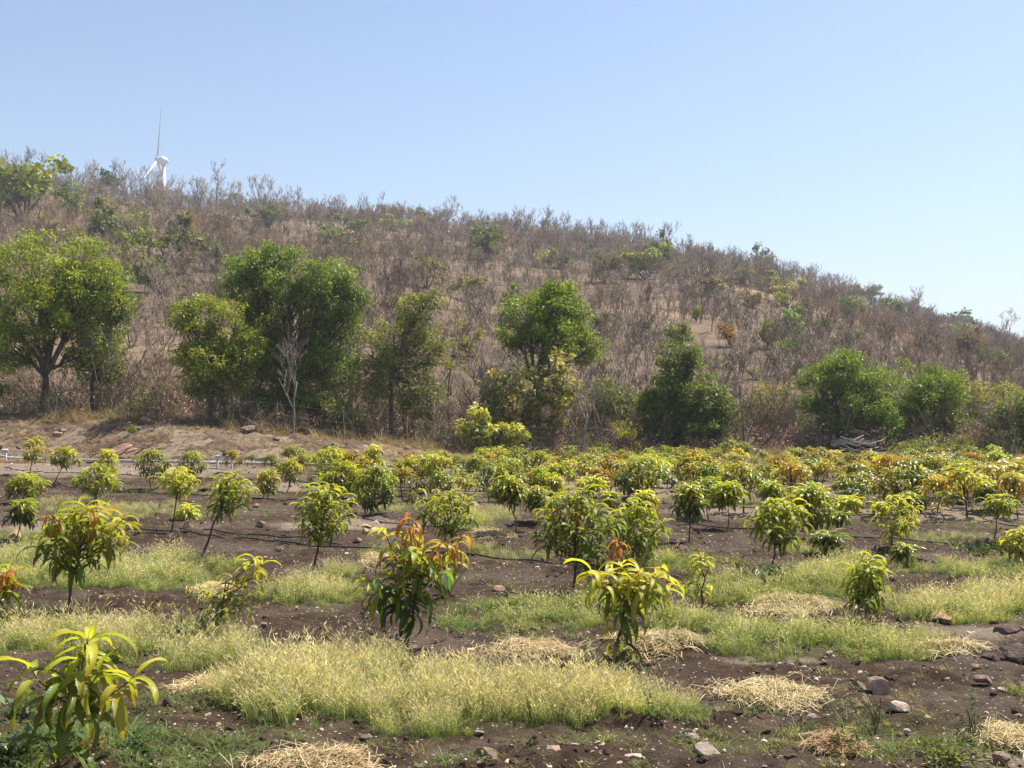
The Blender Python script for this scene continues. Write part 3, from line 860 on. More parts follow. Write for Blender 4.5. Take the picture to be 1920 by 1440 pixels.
def build_trees():
    neem, neemt = (.055, .105, .014), (.135, .205, .022)
    G = 'trees along the foot of the hill'
    tree('neem_tree', 'tall spreading feathery green tree with forked trunk on the bank at far left', 80, 787, 36.0,
         [(60, 500, 75, 55), (120, 480, 75, 50, .6), (20, 560, 60, 65, -.4), (150, 555, 80, 60), (75, 600, 80, 60, -.6), (25, 650, 50, 50), (150, 640, 60, 45, .3), (95, 550, 90, 80), (185, 520, 45, 40)],
         neem, neemt, .15, 40, .36, .9, .13, (85, 705), group=G, seed=1)
    tree('neem_tree', 'dark green slim tree just right of the tall forked tree', 174, 793, 36.8,
         [(215, 520, 32, 40), (190, 590, 50, 50), (215, 570, 30, 45), (170, 660, 55, 45, .4), (195, 690, 40, 25)],
         (.042, .08, .014), (.085, .14, .02), .15, 40, .33, .85, .075, (172, 720), group=G, seed=2)
    tree('neem_tree', 'feathery foliage of a tree cut by the left picture edge', -45, 800, 34.6, [(-40, 650, 48, 45), (-30, 710, 40, 35)], neem, neemt, .15, 40, .33, .9, .07, group=G, seed=3)
    tree('neem_tree', 'mid-sized light green feathery tree with short leaning trunk', 392, 797, 35.2,
         [(385, 590, 52, 42), (430, 625, 55, 50, .3), (365, 640, 42, 50), (400, 680, 62, 48, -.3), (455, 670, 42, 48), (385, 720, 40, 28), (430, 715, 35, 22), (345, 600, 22, 25)],
         neem, neemt, .15, 44, .33, 1.0, .095, (397, 735), group=G, seed=4)
    tree('broad_tree', 'largest round green tree behind the pale leafless tree', 538, 812, 37.0,
         [(540, 520, 85, 48), (470, 545, 55, 55), (610, 530, 60, 48), (660, 560, 30, 45), (560, 590, 85, 55, .3), (480, 620, 55, 55, .5), (640, 610, 40, 40), (560, 670, 80, 50, .6), (520, 720, 70, 45, .3), (620, 690, 50, 45), (600, 740, 60, 35), (525, 480, 40, 25), (460, 500, 30, 28)],
         (.042, .085, .018), (.092, .165, .035), .15, 46, .36, 1.3, .13, (545, 725), group=G, seed=5)
    tree('slim_tree', 'slim straight tree between the light green tree and the large round tree', 475, 800, 36.4, [(480, 690, 30, 35), (495, 655, 22, 30)],
         neem, neemt, .14, 36, .3, .8, .055, (474, 715), group=G, seed=6)
    tree('thorn_tree', 'olive green ragged tree with a dense dark top clump', 735, 822, 37.5,
         [(780, 585, 42, 35), (795, 560, 25, 18), (740, 640, 60, 45, .5), (690, 660, 45, 42), (790, 660, 50, 50), (745, 715, 75, 45), (820, 680, 32, 50), (690, 730, 45, 38), (790, 750, 55, 30)],
         (.045, .074, .020), (.11, .15, .045), .12, 40, .34, 1.0, .10, (735, 690), group=G, seed=7, narrow=.5)
    tree('broad_tree', 'rounded bright green tree rising above the pale yellowish tree', 1010, 838, 38.5,
         [(1030, 590, 72, 48), (985, 600, 42, 42), (1080, 600, 36, 42), (1040, 555, 42, 26), (1035, 635, 85, 42), (960, 680, 50, 35, .4), (1100, 650, 28, 30), (1050, 540, 25, 15), (960, 630, 30, 25)],
         (.048, .095, .012), (.10, .175, .018), .15, 46, .35, 1.05, .12, (1005, 720), group=G, seed=8)
    tree('broad_leaf_tree', 'pale yellowish green tree with big glossy leaves beside the white trunk', 985, 845, 36.6,
         [(1030, 690, 42, 34), (995, 720, 45, 32), (930, 735, 36, 34), (1050, 740, 38, 30), (960, 765, 55, 26), (1020, 790, 40, 24)],
         (.07, .105, .036), (.19, .215, .08), .19, 26, .3, .62, .075, (980, 780), group=G, seed=9, narrow=.55)
    tree('broad_leaf_shrub', 'low light green shrub with large pale leaves at the end of the bank', 930, 852, 34.6,
         [(892, 795, 26, 28), (925, 815, 34, 22), (965, 812, 24, 18), (905, 825, 26, 14)],
         (.10, .155, .035), (.25, .31, .085), .19, 26, .24, .85, .045, (925, 835), group=G, seed=10, narrow=.6, cat='shrub')
    tree('dense_tree', 'dark green dense pyramid shaped tree right of the white trunk', 1268, 862, 37.0,
         [(1275, 680, 36, 36), (1290, 660, 18, 20), (1270, 730, 66, 45), (1240, 775, 52, 45), (1320, 770, 60, 52), (1270, 810, 78, 42), (1230, 740, 30, 32), (1350, 790, 32, 45), (1285, 845, 70, 22)],
         (.036, .074, .016), (.085, .145, .03), .13, 48, .33, 1.15, .12, (1270, 800), group=G, seed=11, narrow=.5)
    tree('round_shrub', 'small rounded olive green shrub left of the dark pyramid tree', 1160, 858, 35.6,
         [(1160, 812, 44, 26), (1135, 825, 28, 20), (1190, 825, 22, 20)], (.065, .085, .014), (.15, .18, .022), .11, 40, .24, 1.0, .045, (1160, 840), group=G, seed=12, cat='shrub')
    tree('dense_tree', 'dark green thicket tree between the white trunk and the pyramid tree', 1130, 850, 38.6,
         [(1140, 745, 45, 32), (1110, 780, 40, 30), (1175, 770, 35, 32)], (.034, .062, .017), (.07, .115, .028), .13, 38, .33, 1.2, .07, (1130, 800), group=G, seed=13)
    tree('broad_tree', 'large dark green round tree over the small thatched hut', 1590, 868, 40.5,
         [(1590, 705, 62, 42), (1545, 730, 48, 45), (1640, 735, 48, 50), (1590, 760, 85, 48), (1560, 800, 55, 38), (1635, 800, 52, 40), (1535, 825, 30, 32), (1585, 675, 34, 20), (1520, 700, 25, 25)],
         (.038, .082, .013), (.088, .155, .022), .14, 50, .36, 1.15, .13, (1590, 800), group=G, seed=14)
    tree('broad_tree', 'green round tree right of the hut, next to the darker one', 1735, 868, 41.5,
         [(1715, 716, 44, 36), (1762, 726, 46, 42), (1735, 775, 72, 42), (1700, 805, 40, 36), (1780, 790, 36, 34), (1745, 825, 42, 24), (1690, 760, 28, 30)],
         (.042, .088, .013), (.10, .17, .022), .14, 46, .36, 1.55, .11, (1738, 800), group=G, seed=15)
    tree('thorn_tree', 'pale olive feathery tree behind the round trees at the right', 1850, 850, 45.0,
         [(1840, 735, 48, 24), (1890, 745, 40, 26), (1815, 755, 30, 24), (1850, 770, 60, 20)], (.07, .095, .022), (.14, .17, .04), .13, 36, .36, 1.3, .08, (1850, 790), group=G, seed=16)
    tree('broad_tree', 'dark green tree at the right picture edge', 1895, 862, 36.8,
         [(1890, 780, 36, 32), (1930, 770, 40, 38), (1900, 815, 42, 30), (1880, 835, 30, 20), (1940, 820, 40, 30)], (.035, .075, .015), (.085, .145, .028), .14, 42, .33, 1.5, .09, (1900, 815), group=G, seed=17)
    tree('thorn_tree', 'thin light green tree behind the leaning dark branches', 1445, 850, 40.0,
         [(1445, 745, 36, 28), (1470, 780, 30, 34), (1425, 790, 24, 28), (1385, 790, 28, 40)], (.075, .10, .03), (.15, .185, .05), .12, 30, .32, 1.0, .05, (1445, 790), group=G, seed=18)
    tree('thorn_shrub', 'grey green feathery shrub under the large round tree', 630, 815, 36.0, [(620, 770, 42, 18), (655, 785, 36, 20), (600, 795, 26, 14)],
         (.06, .085, .03), (.115, .15, .05), .11, 28, .26, .7, .03, (630, 800), group=G, seed=19, cat='shrub')
    tree('thorn_shrub', 'dull green thin shrub between the fence posts left of the light green tree', 262, 800, 36.0, [(262, 760, 34, 28), (250, 785, 36, 16)],
         (.055, .075, .024), (.11, .125, .045), .11, 24, .26, .65, .03, (262, 785), group=G, seed=20, cat='shrub')
    tree('thorn_tree', 'wispy olive tree fading into bare twigs beside the ragged tree', 840, 832, 38.6, [(835, 640, 32, 40), (850, 700, 36, 50), (860, 600, 20, 24)],
         (.08, .095, .035), (.15, .165, .06), .11, 16, .34, .45, .05, (840, 740), group=G, seed=21)
    tree('broad_leaf_shrub', 'low green leafy weed bush in front of the dark pyramid tree', 1370, 868, 33.2, [(1370, 838, 26, 16), (1395, 845, 18, 12)],
         (.06, .10, .03), (.15, .20, .06), .13, 22, .2, .8, .02, (1370, 852), group=G, seed=22, narrow=.55, cat='shrub')
    tree('green_scrub', 'spread of low green scrub behind the nursery plants at the right', 1790, 868, 36.5,
         [(1700, 848, 40, 14), (1750, 840, 45, 16, 1.0), (1800, 835, 45, 18, 1.2), (1850, 842, 40, 16, .5), (1780, 852, 60, 14)],
         (.055, .085, .025), (.12, .16, .05), .11, 30, .24, .8, .03, (1780, 858), group=G, seed=23, cat='shrub')
    # leafless trees in front
    def bare(name, label, bx, by, d, h, mat, seed, col=(1, 1, 1), group='leafless trees at the foot of the hill', lean=(0, 0), **kw):
        B = at(bx, by, d); B[2] = T(B[0], B[1])
        o = obj(name, bare_wood(random.Random(seed), h, **kw).mesh(name, [mat], True), None, B, (lean[0], lean[1], seed * 1.3), 1.0, col)
        return tag(o, label, 'tree', group)
    bare('bare_tree', 'pale leafless tree with slender branches before the largest round tree', 549, 815, 34.6, 3.5, M_PALEBARK, 11, (.78, .77, .76), levels=4, kids=3, r0=.045, up=.45, spread=.62, sides=5, first=.34)
    bare('bare_tree', 'thin white leafless trunk in the thicket right of the yellowish tree', 1090, 848, 35.0, 2.9, M_PALEBARK, 12, levels=3, r0=.05, up=.6, spread=.45, sides=5, first=.45)
    bare('bare_tree', 'dark leaning leafless branches right of the pyramid tree', 1405, 858, 35.6, 2.6, M_BARK, 15, levels=4, r0=.05, up=.3, spread=.6, stems=3, sides=4, lean=(0, .22))
    bare('bare_tree', 'curving pale leafless branches between the ragged tree and the bright tree', 895, 800, 38.0, 3.6, M_PALEBARK, 16, (.8, .75, .7), levels=4, r0=.06, up=.25, spread=.8, sides=4)
    bare('bare_tree', 'leafless grey tree beside the slim dark tree on the bank', 205, 795, 36.2, 3.2, M_PALEBARK, 17, (.6, .55, .5), levels=4, r0=.055, up=.4, spread=.7, stems=2, sides=4)
    bare('bare_tree', 'leafless thin tree left of the light green tree', 285, 800, 37.0, 3.0, M_DRYTWIG, 18, levels=4, r0=.045, up=.3, spread=.75, stems=2, sides=4)
    bare('bare_tree', 'pale leafless branches poking above the ragged olive tree', 770, 822, 38.8, 4.8, M_PALEBARK, 19, (.9, .85, .8), levels=4, r0=.06, up=.5, spread=.5, sides=4)
    bare('bare_tree', 'crooked pale bare tree behind the white trunk', 1105, 842, 36.4, 3.2, M_PALEBARK, 20, (.7, .66, .62), levels=4, r0=.05, up=.3, spread=.8, stems=2, sides=4)
    bare('bare_tree', 'leafless brown tree behind the green scrub at the far right', 1835, 860, 38.5, 2.3, M_DRYTWIG, 21, levels=4, r0=.04, up=.3, spread=.7, stems=2, sides=4)
build_trees()

# ------------------------------------------------------------------ hillside cover
BARE = [bare_wood(random.Random(500 + q), 3.0, 4, 3, .62, 1, .05, 3, .45, .32, .3, .62, .011).mesh('bare_tree', [M_DRYTWIG]) for q in range(6)]
BARE_R = [m.copy() for m in BARE]
for m in BARE_R:
    m.materials.clear(); m.materials.append(M_DRYTWIG_I)
BARE_I = [bare_wood(random.Random(540 + q), 2.3, 3 + (q % 2), 3, .5 + .1 * (q % 3), 1 + q % 3, .035, 3, .55, .3, .3, .60, .010).mesh('bare_shrub', [M_DRYTWIG_I]) for q in range(8)]

def green_bush_mesh(seed, n=30, size=.22):
    rng = random.Random(seed); nr = np.random.RandomState(seed)
    m = MB(); cen, cr, cc = [], [], []
    lob = [(nr.uniform(-.45, .45), nr.uniform(-.45, .45), nr.uniform(.45, .85), nr.uniform(.25, .5)) for _ in range(6)]
    for i in range(n):
        l = lob[i % 6]; g = nr.normal(0, 1, 3); g /= np.linalg.norm(g)
        cen.append(np.array(l[:3]) + g * l[3] * nr.uniform(.4, 1.1)); cr.append(nr.uniform(.1, .2)); k = nr.uniform(.7, 1.35) ; cc.append(np.array((k, k, k)))
    leaf_cloud(m, rng, cen, cr, 44, .12, cc, .35, .55)
    w = MB()
    for l in lob:
        w.tube(curve_pts((0, 0, -.1), (l[0], l[1], l[2]), 4, 0, rng, .03), [.03, .024, .018, .01], 4)
    return m.mesh('foliage', [M_BUSHLEAF]), w.mesh('stem', [M_BARK])
BUSH = [green_bush_mesh(900 + q) for q in range(6)]

def bush(label, px, py, w, h, col, seed, name='hillside_bush', group='green bushes on the dry hillside', P=None):
    B = px_hill(px, py + h / 2) if P is None else P
    ppm = FPX / B[1]
    f, s = BUSH[seed % 6]
    root = empty(name, B); tag(root, label, 'bush', group)
    sx, sz = w / ppm / 1.15, h / ppm / 0.95
    col = tuple(v * 1.45 for v in col)
    obj('foliage', f, root, (0, 0, 0), (0, 0, seed * 1.7), (sx, sx, sz), col)
    obj('stem', s, root, (0, 0, 0), (0, 0, seed * 1.7), (sx, sx, sz))
    return root

def build_hill_cover():
    YG, OL, DK, GR, OR, PY = (.20, .225, .04), (.115, .125, .045), (.045, .065, .03), (.095, .13, .035), (.24, .125, .05), (.25, .24, .09)
    L = [
        ('bright round yellow-green bush on the slope above the left trees', 262, 472, 66, 58, YG), ('small upright yellow-green bush above the bright round bush', 264, 416, 30, 42, YG),
        ('wide yellow-green bush on the upper slope at the far left', 40, 365, 130, 90, (.17, .20, .03)), ('green leafy top at the left end of the ridge', 78, 322, 42, 34, DK),
        ('yellowish bush right of the wide one at far left', 128, 382, 56, 52, (.16, .18, .04)), ('dark green bush standing on the ridge left of the turbine', 198, 346, 56, 44, DK),
        ('olive bush on the ridge just in front of the turbine tower', 292, 345, 26, 34, OL), ('grey olive bush at the left ridge end', 20, 315, 60, 50, OL),
        ('loose olive bush below the dark ridge bush', 205, 428, 66, 62, OL), ('faint olive thicket above the largest tree', 345, 475, 95, 80, (.12, .125, .055)),
        ('small orange-brown bush left of the open rocky patch', 352, 425, 32, 36, OR), ('small dark bush beside the orange-brown one', 326, 440, 26, 34, DK),
        ('olive bush under the ridge right of the open patch', 497, 415, 48, 44, OL), ('pale thin bush far below the ridge', 640, 455, 66, 56, (.13, .135, .055)),
        ('dark ridge tree with leaves over the middle slope', 728, 396, 42, 34, (.07, .085, .035)), ('bright bush below the dark ridge tree', 738, 422, 44, 24, YG),
        ('rounded green bush right of the dark ridge tree', 786, 414, 40, 34, GR), ('green bush pair top on the middle slope', 936, 428, 36, 30, (.13, .165, .035)),
        ('olive wide bush under the green bush pair', 920, 462, 72, 50, OL), ('pale crooked bush in the middle of the slope', 1024, 486, 48, 34, PY),
        ('yellow-green wide bush right of the middle slope', 1210, 498, 74, 48, (.17, .18, .05)), ('thin olive bush near the ridge above the wide one', 1232, 475, 40, 50, OL),
        ('small dark green bush near the ridge', 1082, 446, 22, 24, DK), ('olive and rust bush above the ragged tree', 800, 518, 60, 48, (.13, .115, .045)),
        ('yellowish dry bush above the bright tree', 884, 545, 60, 46, (.17, .155, .06)), ('leafy dark tree poking from the ridge at the right', 1306, 456, 42, 26, DK),
        ('olive bush below the right ridge', 1436, 494, 46, 44, OL), ('string of yellow-green leaves below the right ridge', 1450, 534, 60, 28, (.15, .17, .05)),
        ('small yellow bush on the right slope', 1464, 567, 28, 22, YG), ('dull dark green bush on the right slope', 1496, 598, 42, 36, (.07, .085, .045)),
        ('green bush row under the right ridge', 1600, 548, 70, 28, OL), ('bright yellow crooked bush under the right ridge', 1613, 577, 26, 38, PY),
        ('green bush right of the yellow crooked one', 1668, 582, 48, 32, (.11, .14, .04)), ('dark leafy tree on the right ridge', 1722, 562, 40, 36, DK),
        ('domed olive tree on the right ridge', 1806, 600, 62, 42, (.085, .105, .05)), ('yellow-green bush low on the right slope', 1792, 629, 58, 26, (.17, .18, .06)),
        ('rusty orange bush on the open right slope', 1371, 632, 36, 40, OR), ('small bright yellow-green bush beside the bare earth patch', 1366, 676, 34, 32, YG),
        ('dark round bush right of the small bright one', 1398, 678, 34, 30, (.05, .06, .038)), ('round green bush above the large dark tree', 1485, 655, 42, 44, (.12, .15, .035)),
        ('sparse yellowish bush on the slope by the rusty one', 1440, 632, 34, 46, (.17, .15, .055)), ('brownish orange bush high on the right slope', 1330, 540, 56, 30, (.15, .11, .05)),
        ('tiny yellow-green bush in the middle right slope', 1305, 590, 20, 26, YG), ('olive bush on the slope over the yellowish tree', 1130, 610, 40, 36, OL),
        ('pale olive bush upper slope near the ridge centre', 660, 430, 50, 30, (.12, .13, .05)), ('dull olive bush right of the orange-brown bush', 420, 440, 40, 30, (.13, .11, .05)),
        ('rust brown bush near the top of the middle ridge', 893, 412, 18, 22, (.14, .075, .045)), ('grey green bush low on the far right slope', 1490, 690, 40, 24, (.11, .12, .06)),
    ]
    for i, (lab, px, py, w, h, c) in enumerate(L):
        bush(lab, px, py, w, h, c, i)
    rng = random.Random(77); nr = np.random.RandomState(77)
    for i in range(66):
        px = rng.uniform(-20, 1900) if i < 50 else rng.uniform(-20, 520); top = np.interp(px, [p[0] for p in RIDGE_PX], [p[1] for p in RIDGE_PX])
        py = top + 14 + (rng.random() ** 1.4) * min(230, 690 - top); w = rng.uniform(20, 52)
        c = rng.choice([YG, OL, GR, PY, (.15, .17, .05), (.17, .17, .06), (.14, .12, .05)])
        bush('small olive or yellow-green bush among the bare scrub of the slope', px, py, w, w * rng.uniform(.6, 1.1), tuple(v * rng.uniform(.75, 1.1) for v in c), 100 + i, group='small green bushes scattered over the slope')
    def bare(B, s, col, label, group, name='bare_tree'):
        o = obj(name, BARE[rng.randrange(6)], None, B, (rng.gauss(0, .05), rng.gauss(0, .05), rng.uniform(0, 6.28)), (s * rng.uniform(.85, 1.15), s * rng.uniform(.85, 1.15), s), col)
        return tag(o, label, 'tree', group)
    # named single trees on the ridge
    for px, py, hpx, lab in [(982, 446, 48, 'tallest pale leafless tree on the middle of the ridge'), (1885, 640, 62, 'pale bare spreading tree alone at the right end of the ridge'),
                             (400, 395, 66, 'leafless tree standing above its neighbours right of the turbine'), (1738, 605, 60, 'bare grey tree with the dark leafy one on the right ridge'),
                             (830, 432, 44, 'leafless ridge tree over the middle slope'), (1195, 468, 40, 'fan shaped leafless tree on the ridge right of centre')]:
        r = ray(px, py); y = 217.0; x = r[0] * y; B = (x, y, T(x, y))
        bare(B, hpx * y / FPX / 2.0, (1, .98, .97), lab, 'leafless trees along the ridge')
    for px, s_ in [(272, 1.9), (284, 1.7), (292, 1.85), (299, 1.7), (308, 1.8), (322, 2.0)]:
        y = 214.0; x = (px - 960) / FPX * y
        bare((x, y, T(x, y)), s_, (.8, .78, .75), 'bare ridge tree standing in front of the turbine tower', 'leafless trees along the ridge')
    # the ridge line
    for i in range(150):
        px = -30 + 1980 * (i + rng.random()) / 150
        y = rng.uniform(208, 221); x = (px - 960) / FPX * y
        s = rng.choice([1.3, 1.6, 1.9, 2.2]) * rng.uniform(.85, 1.15) * (1.3 if px < 520 else 1.05 if px < 1300 else .8)
        bare((x, y, T(x, y)), s, (.92, .88, .86), 'leafless grey tree in the line of bare trees along the ridge', 'leafless trees along the ridge')
    # nearest of the bare trees on the slope
    for i in range(140):
        y = rng.uniform(43, 100); u = rng.uniform(-.47, .47); x = u * y
        s = rng.uniform(.6, 1.25); k = rng.uniform(.7, 1.1)
        bare((x, y, T(x, y)), s, (k, k * .95, k * .93), 'leafless brown tree on the lower slope behind the green trees', 'leafless trees on the lower slope')
    # many more bare trees stand packed behind the single ones on the ridge
    N = 900
    y = nr.uniform(200, 223, N); x = nr.uniform(-.5, .5, N) * y
    P = np.stack([x, y, terrain(x, y)], -1)
    rot = np.stack([nr.normal(0, .05, N), nr.normal(0, .05, N), nr.uniform(0, 6.28, N)], -1)
    k = nr.uniform(.75, 1.15, (N, 1))
    scatter('ridge_wood', P, rot, nr.uniform(.75, 1.7, N), nr.randint(0, 6, N), BARE_R, k * np.array([.98, .95, .92]), 'mass of bare grey trees along the ridge')
    # all the rest of the scrub
    N = 17000
    y = np.sqrt(nr.uniform(44 ** 2, 222 ** 2, N)); x = nr.uniform(-.62, .62, N) * y
    keep = fbm(x / 14, y / 14, 91, 4) + nr.uniform(-.14, .14, N) > .40
    x, y = x[keep], y[keep]; n = len(x)
    P = np.stack([x, y, terrain(x, y)], -1)
    k = nr.uniform(.6, 1.25, (n, 1)); w = fbm(x / 20, y / 20, 95, 3)[:, None]
    w = np.clip((w - .35) / .3, 0, 1); tint = k * (np.array([.95, .94, .91]) * (1 - w) + np.array([1.02, .89, .75]) * w)
    rot = np.stack([nr.normal(0, .08, n), nr.normal(0, .08, n), nr.uniform(0, 6.28, n)], -1)
    scatter('dry_scrub', P, rot, np.where(nr.uniform(0, 1, n) < .82, nr.uniform(.4, .9, n), nr.uniform(1.0, 1.7, n)) * (.75 + .25 * np.clip(y / 120, 0, 1)), nr.randint(0, 8, n), BARE_I, tint, 'leafless grey-brown scrub covering the whole hillside')
build_hill_cover()

# ------------------------------------------------------------------ undergrowth at the foot of the hill
def tuft_mesh(seed, n, h, w, lean, cols, head=None, segs=3, spread=.05, bend=.5):
    rng = random.Random(seed); m = MB()
    for i in range(n):
        az = rng.uniform(0, 6.283); r = spread * math.sqrt(rng.random())
        b = np.array([r * math.cos(rng.uniform(0, 6.28)), r * math.sin(rng.uniform(0, 6.28)), -.01])
        ln = h * (rng.uniform(.5, 1.1) if rng.random() > .09 else rng.uniform(1.15, 1.5)); k = lean * rng.uniform(.2, 1.2); bd = bend * rng.uniform(.3, 1.4)
        t = np.linspace(0, 1, segs + 1)
        out = k * t + bd * t * t * .6
        zz = t * (1 - .35 * bd * t * t)
        P = b + ln * np.stack([np.cos(az) * out, np.sin(az) * out, zz], -1)
        pa = az + rng.uniform(-1.2, 1.2) + 1.57
        sd_ = np.array([math.cos(pa), math.sin(pa), 0])
        ww = w * np.array([1, .9, .65, .12][:segs + 1] if segs == 3 else np.linspace(1, .1, segs + 1)) * rng.uniform(.7, 1.3) * .5
        V = np.stack([P - sd_ * ww[:, None], P + sd_ * ww[:, None]], 1).reshape(-1, 3)
        F = [(2 * q, 2 * q + 1, 2 * q + 3, 2 * q + 2) for q in range(segs)]
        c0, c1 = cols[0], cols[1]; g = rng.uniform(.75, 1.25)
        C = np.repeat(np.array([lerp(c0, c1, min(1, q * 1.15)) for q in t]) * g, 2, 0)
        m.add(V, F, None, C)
        if head and rng.random() < head[0]:
            hl = head[1] * rng.uniform(.7, 1.3); hw = head[2] * .5
            d = P[-1] - P[-2]; d = d / np.linalg.norm(d) + np.array([math.cos(az) * .35, math.sin(az) * .35, -.15]); d /= np.linalg.norm(d)
            for q in range(2):
                s2 = np.cross(d, [0.3, 1, .2] if q else [1, .2, .3]); s2 /= np.linalg.norm(s2)
                A = P[-1] - d * .01; E = P[-1] + d * hl
                mid_ = (A + E) / 2 + np.array([0, 0, -.004])
                m.add([A, mid_ - s2 * hw, E, mid_ + s2 * hw], [(0, 1, 2, 3)], None, np.array(head[3]) * rng.uniform(.8, 1.2))
    return m.mesh('tuft', [M_GRASS])

STRAWC = ((.24, .18, .10), (.44, .36, .235))
DRYTUFT = [tuft_mesh(40 + q, 26, .42, .011, .55, STRAWC, None, 3, .10, .8) for q in range(4)]

def dead_leaf_shrub(seed):
    rng = random.Random(seed); nr = np.random.RandomState(seed)
    w = bare_wood(rng, 1.2, 2, 3, .7, 4, .018, 3, .3, .4, .3, .65, .006)
    m = MB()
    n = 46
    p = np.stack([nr.normal(0, .32, n), nr.normal(0, .32, n), nr.uniform(.05, 1.05, n) ** 1.2], -1)
    leaf_cloud(m, rng, list(p), [.07] * n, 3, .13, [np.array((.48, .34, .27)) * nr.uniform(.6, 1.35) for _ in range(n)], .5, .6)
    w.V += m.V; w.C += m.C
    w.F4 += [f + w.n for f in m.F4]; w.M4 += [1] * len(m.M4); w.n += m.n
    # keep one material order
    return w.mesh('dead_leaf_shrub', [M_DRYTWIG_I, M_DRYLEAF])
DEADLEAF = [dead_leaf_shrub(60 + q) for q in range(4)]

def thin_green_mesh(seed):
    rng = random.Random(seed); nr = np.random.RandomState(seed)
    w = bare_wood(rng, 1.3, 2, 3, .7, 3, .018, 3, .35, .4, .3, .65, .006)
    m = MB(); n = 34
    p = np.stack([nr.normal(0, .33, n), nr.normal(0, .33, n), nr.uniform(.15, 1.1, n)], -1)
    leaf_cloud(m, rng, list(p), [.10] * n, 7, .075, [np.array((.13, .15, .055)) * nr.uniform(.6, 1.4) for _ in range(n)], .3, .5)
    w.V += m.V; w.C += m.C
    w.F4 += [f + w.n for f in m.F4]; w.M4 += [1] * len(m.M4); w.n += m.n
    return w.mesh('thin_green_shrub', [M_DRYTWIG_I, M_DRYLEAF])
THINGREEN = [thin_green_mesh(80 + q) for q in range(3)]

def build_undergrowth():
    nr = np.random.RandomState(8)
    def zone(n, y0, y1, xr=.56):
        y = nr.uniform(y0, y1, n); x = nr.uniform(-xr, xr, n) * y
        return x, y
    def clear(x, y):      # nothing grows right before the hut
        k = ~((x > 9.0) & (x < 15.0) & (y < 39.2)); return x[k], y[k]
    def put(name, x, y, sc, src, tint, label):
        n = len(x)
        rot = np.stack([nr.normal(0, .1, n), nr.normal(0, .1, n), nr.uniform(0, 6.28, n)], -1)
        scatter(name, np.stack([x, y, terrain(x, y) - .02], -1), rot, sc, nr.randint(0, len(src), n), src, tint, label)
    x, y = zone(800, 36.6, 47)
    x, y = clear(x, y); n = len(x); k = nr.uniform(.6, 1.25, (n, 1))
    put('bare_undergrowth', x, y, nr.uniform(.35, .95, n), BARE_I, k * np.array([1, .93, .84]), 'tangle of leafless twigs under the trees')
    x, y = zone(620, 36.0, 46)
    x, y = clear(x, y); n = len(x)
    put('dead_leaf_undergrowth', x, y, nr.uniform(.4, 1.0, n), DEADLEAF, nr.uniform(.6, 1.2, (n, 1)) * np.array([1, .95, .92]), 'dry shrubs with withered pinkish brown leaves under the trees')
    x, y = zone(560, 34.4, 50)
    x, y = clear(x, y); q = fbm(x / 4, y / 4, 15, 3) + .2 * sstep(10, 14, x); keep = q > .47; x, y = x[keep], y[keep]; n = len(x)
    put('thin_green_undergrowth', x, y, nr.uniform(.5, 1.2, n), THINGREEN, nr.uniform(.6, 1.2, (n, 1)) * np.array([1, 1, 1]), 'thin dull green shrubs mixed into the undergrowth')
    x, y = zone(3600, 34.0, 46)
    x, y = clear(x, y); k = nr.uniform(0, 1, len(x)) > .6 * sstep(8, 11, x); x, y = x[k], y[k]; n = len(x)
    put('dry_grass', x, y, nr.uniform(.5, 1.3, n), DRYTUFT, nr.uniform(.6, 1.15, (n, 1)) * np.array([1, .93, .88]), 'dry straw coloured grass under the trees')
    # dry grass on the bank, thickest at its left end
    x = nr.uniform(-19, 8, 12000); y = nr.uniform(31.0, 35, 12000)
    keep = nr.uniform(0, 1, len(x)) < (.30 + .75 * sstep(-10, -14.5, x) * sstep(.35, .6, fbm(x * .6, y * .9, 19, 3)) + .35 * sstep(33.4, 34.6, y) + .25 * sstep(-5, -2, x)); x, y = x[keep], y[keep]; n = len(x)
    put('bank_grass', x, y, nr.uniform(.14, .5, n), DRYTUFT, nr.uniform(.55, 1.2, (n, 1)) * np.array([1.05, .94, .84]), 'dry tan grass on the earth bank')
build_undergrowth()

# ------------------------------------------------------------------ stones
def stone_mesh(seed, ang=.5):
    import bmesh
    rng = random.Random(seed)
    bm = bmesh.new()
    bmesh.ops.create_icosphere(bm, subdivisions=2, radius=.5)
    planes = []
    for _ in range(13):
        v = Vector((rng.gauss(0, 1), rng.gauss(0, 1), rng.gauss(0, 1))).normalized()
        planes.append((v, rng.uniform(.2, .42)))
    for v in bm.verts:
        for nrm, dd in planes:
            e = v.co.dot(nrm) - dd
            if e > 0: v.co -= nrm * e * 1.0
        v.co *= 1 + rng.uniform(-.05, .05)
        v.co.z *= .72
    me = bpy.data.meshes.new('stone'); bm.to_mesh(me); bm.free()
    me.materials.append(M_STONE)
    return me
STONES = [stone_mesh(20 + q) for q in range(9)]
_sr = random.Random(4)

def stone(label, px, py, w, col=(1, 1, 1), flat=1.0, group='stones lying on the soil', P=None, sink=.18, name='stone', cat='stone'):
    B = px_ground(px, py) if P is None else P
    s = w * B[1] / FPX / .72
    B = B + np.array([0, 0, s * .36 * flat - s * sink])
    o = obj(name, STONES[_sr.randrange(9)], None, B, (_sr.uniform(-.3, .3), _sr.uniform(-.3, .3), _sr.uniform(0, 6.28)), (s * _sr.uniform(.9, 1.15), s * _sr.uniform(.75, 1.0), s * flat * _sr.uniform(.8, 1.1)), col)
    return tag(o, label, cat, group)

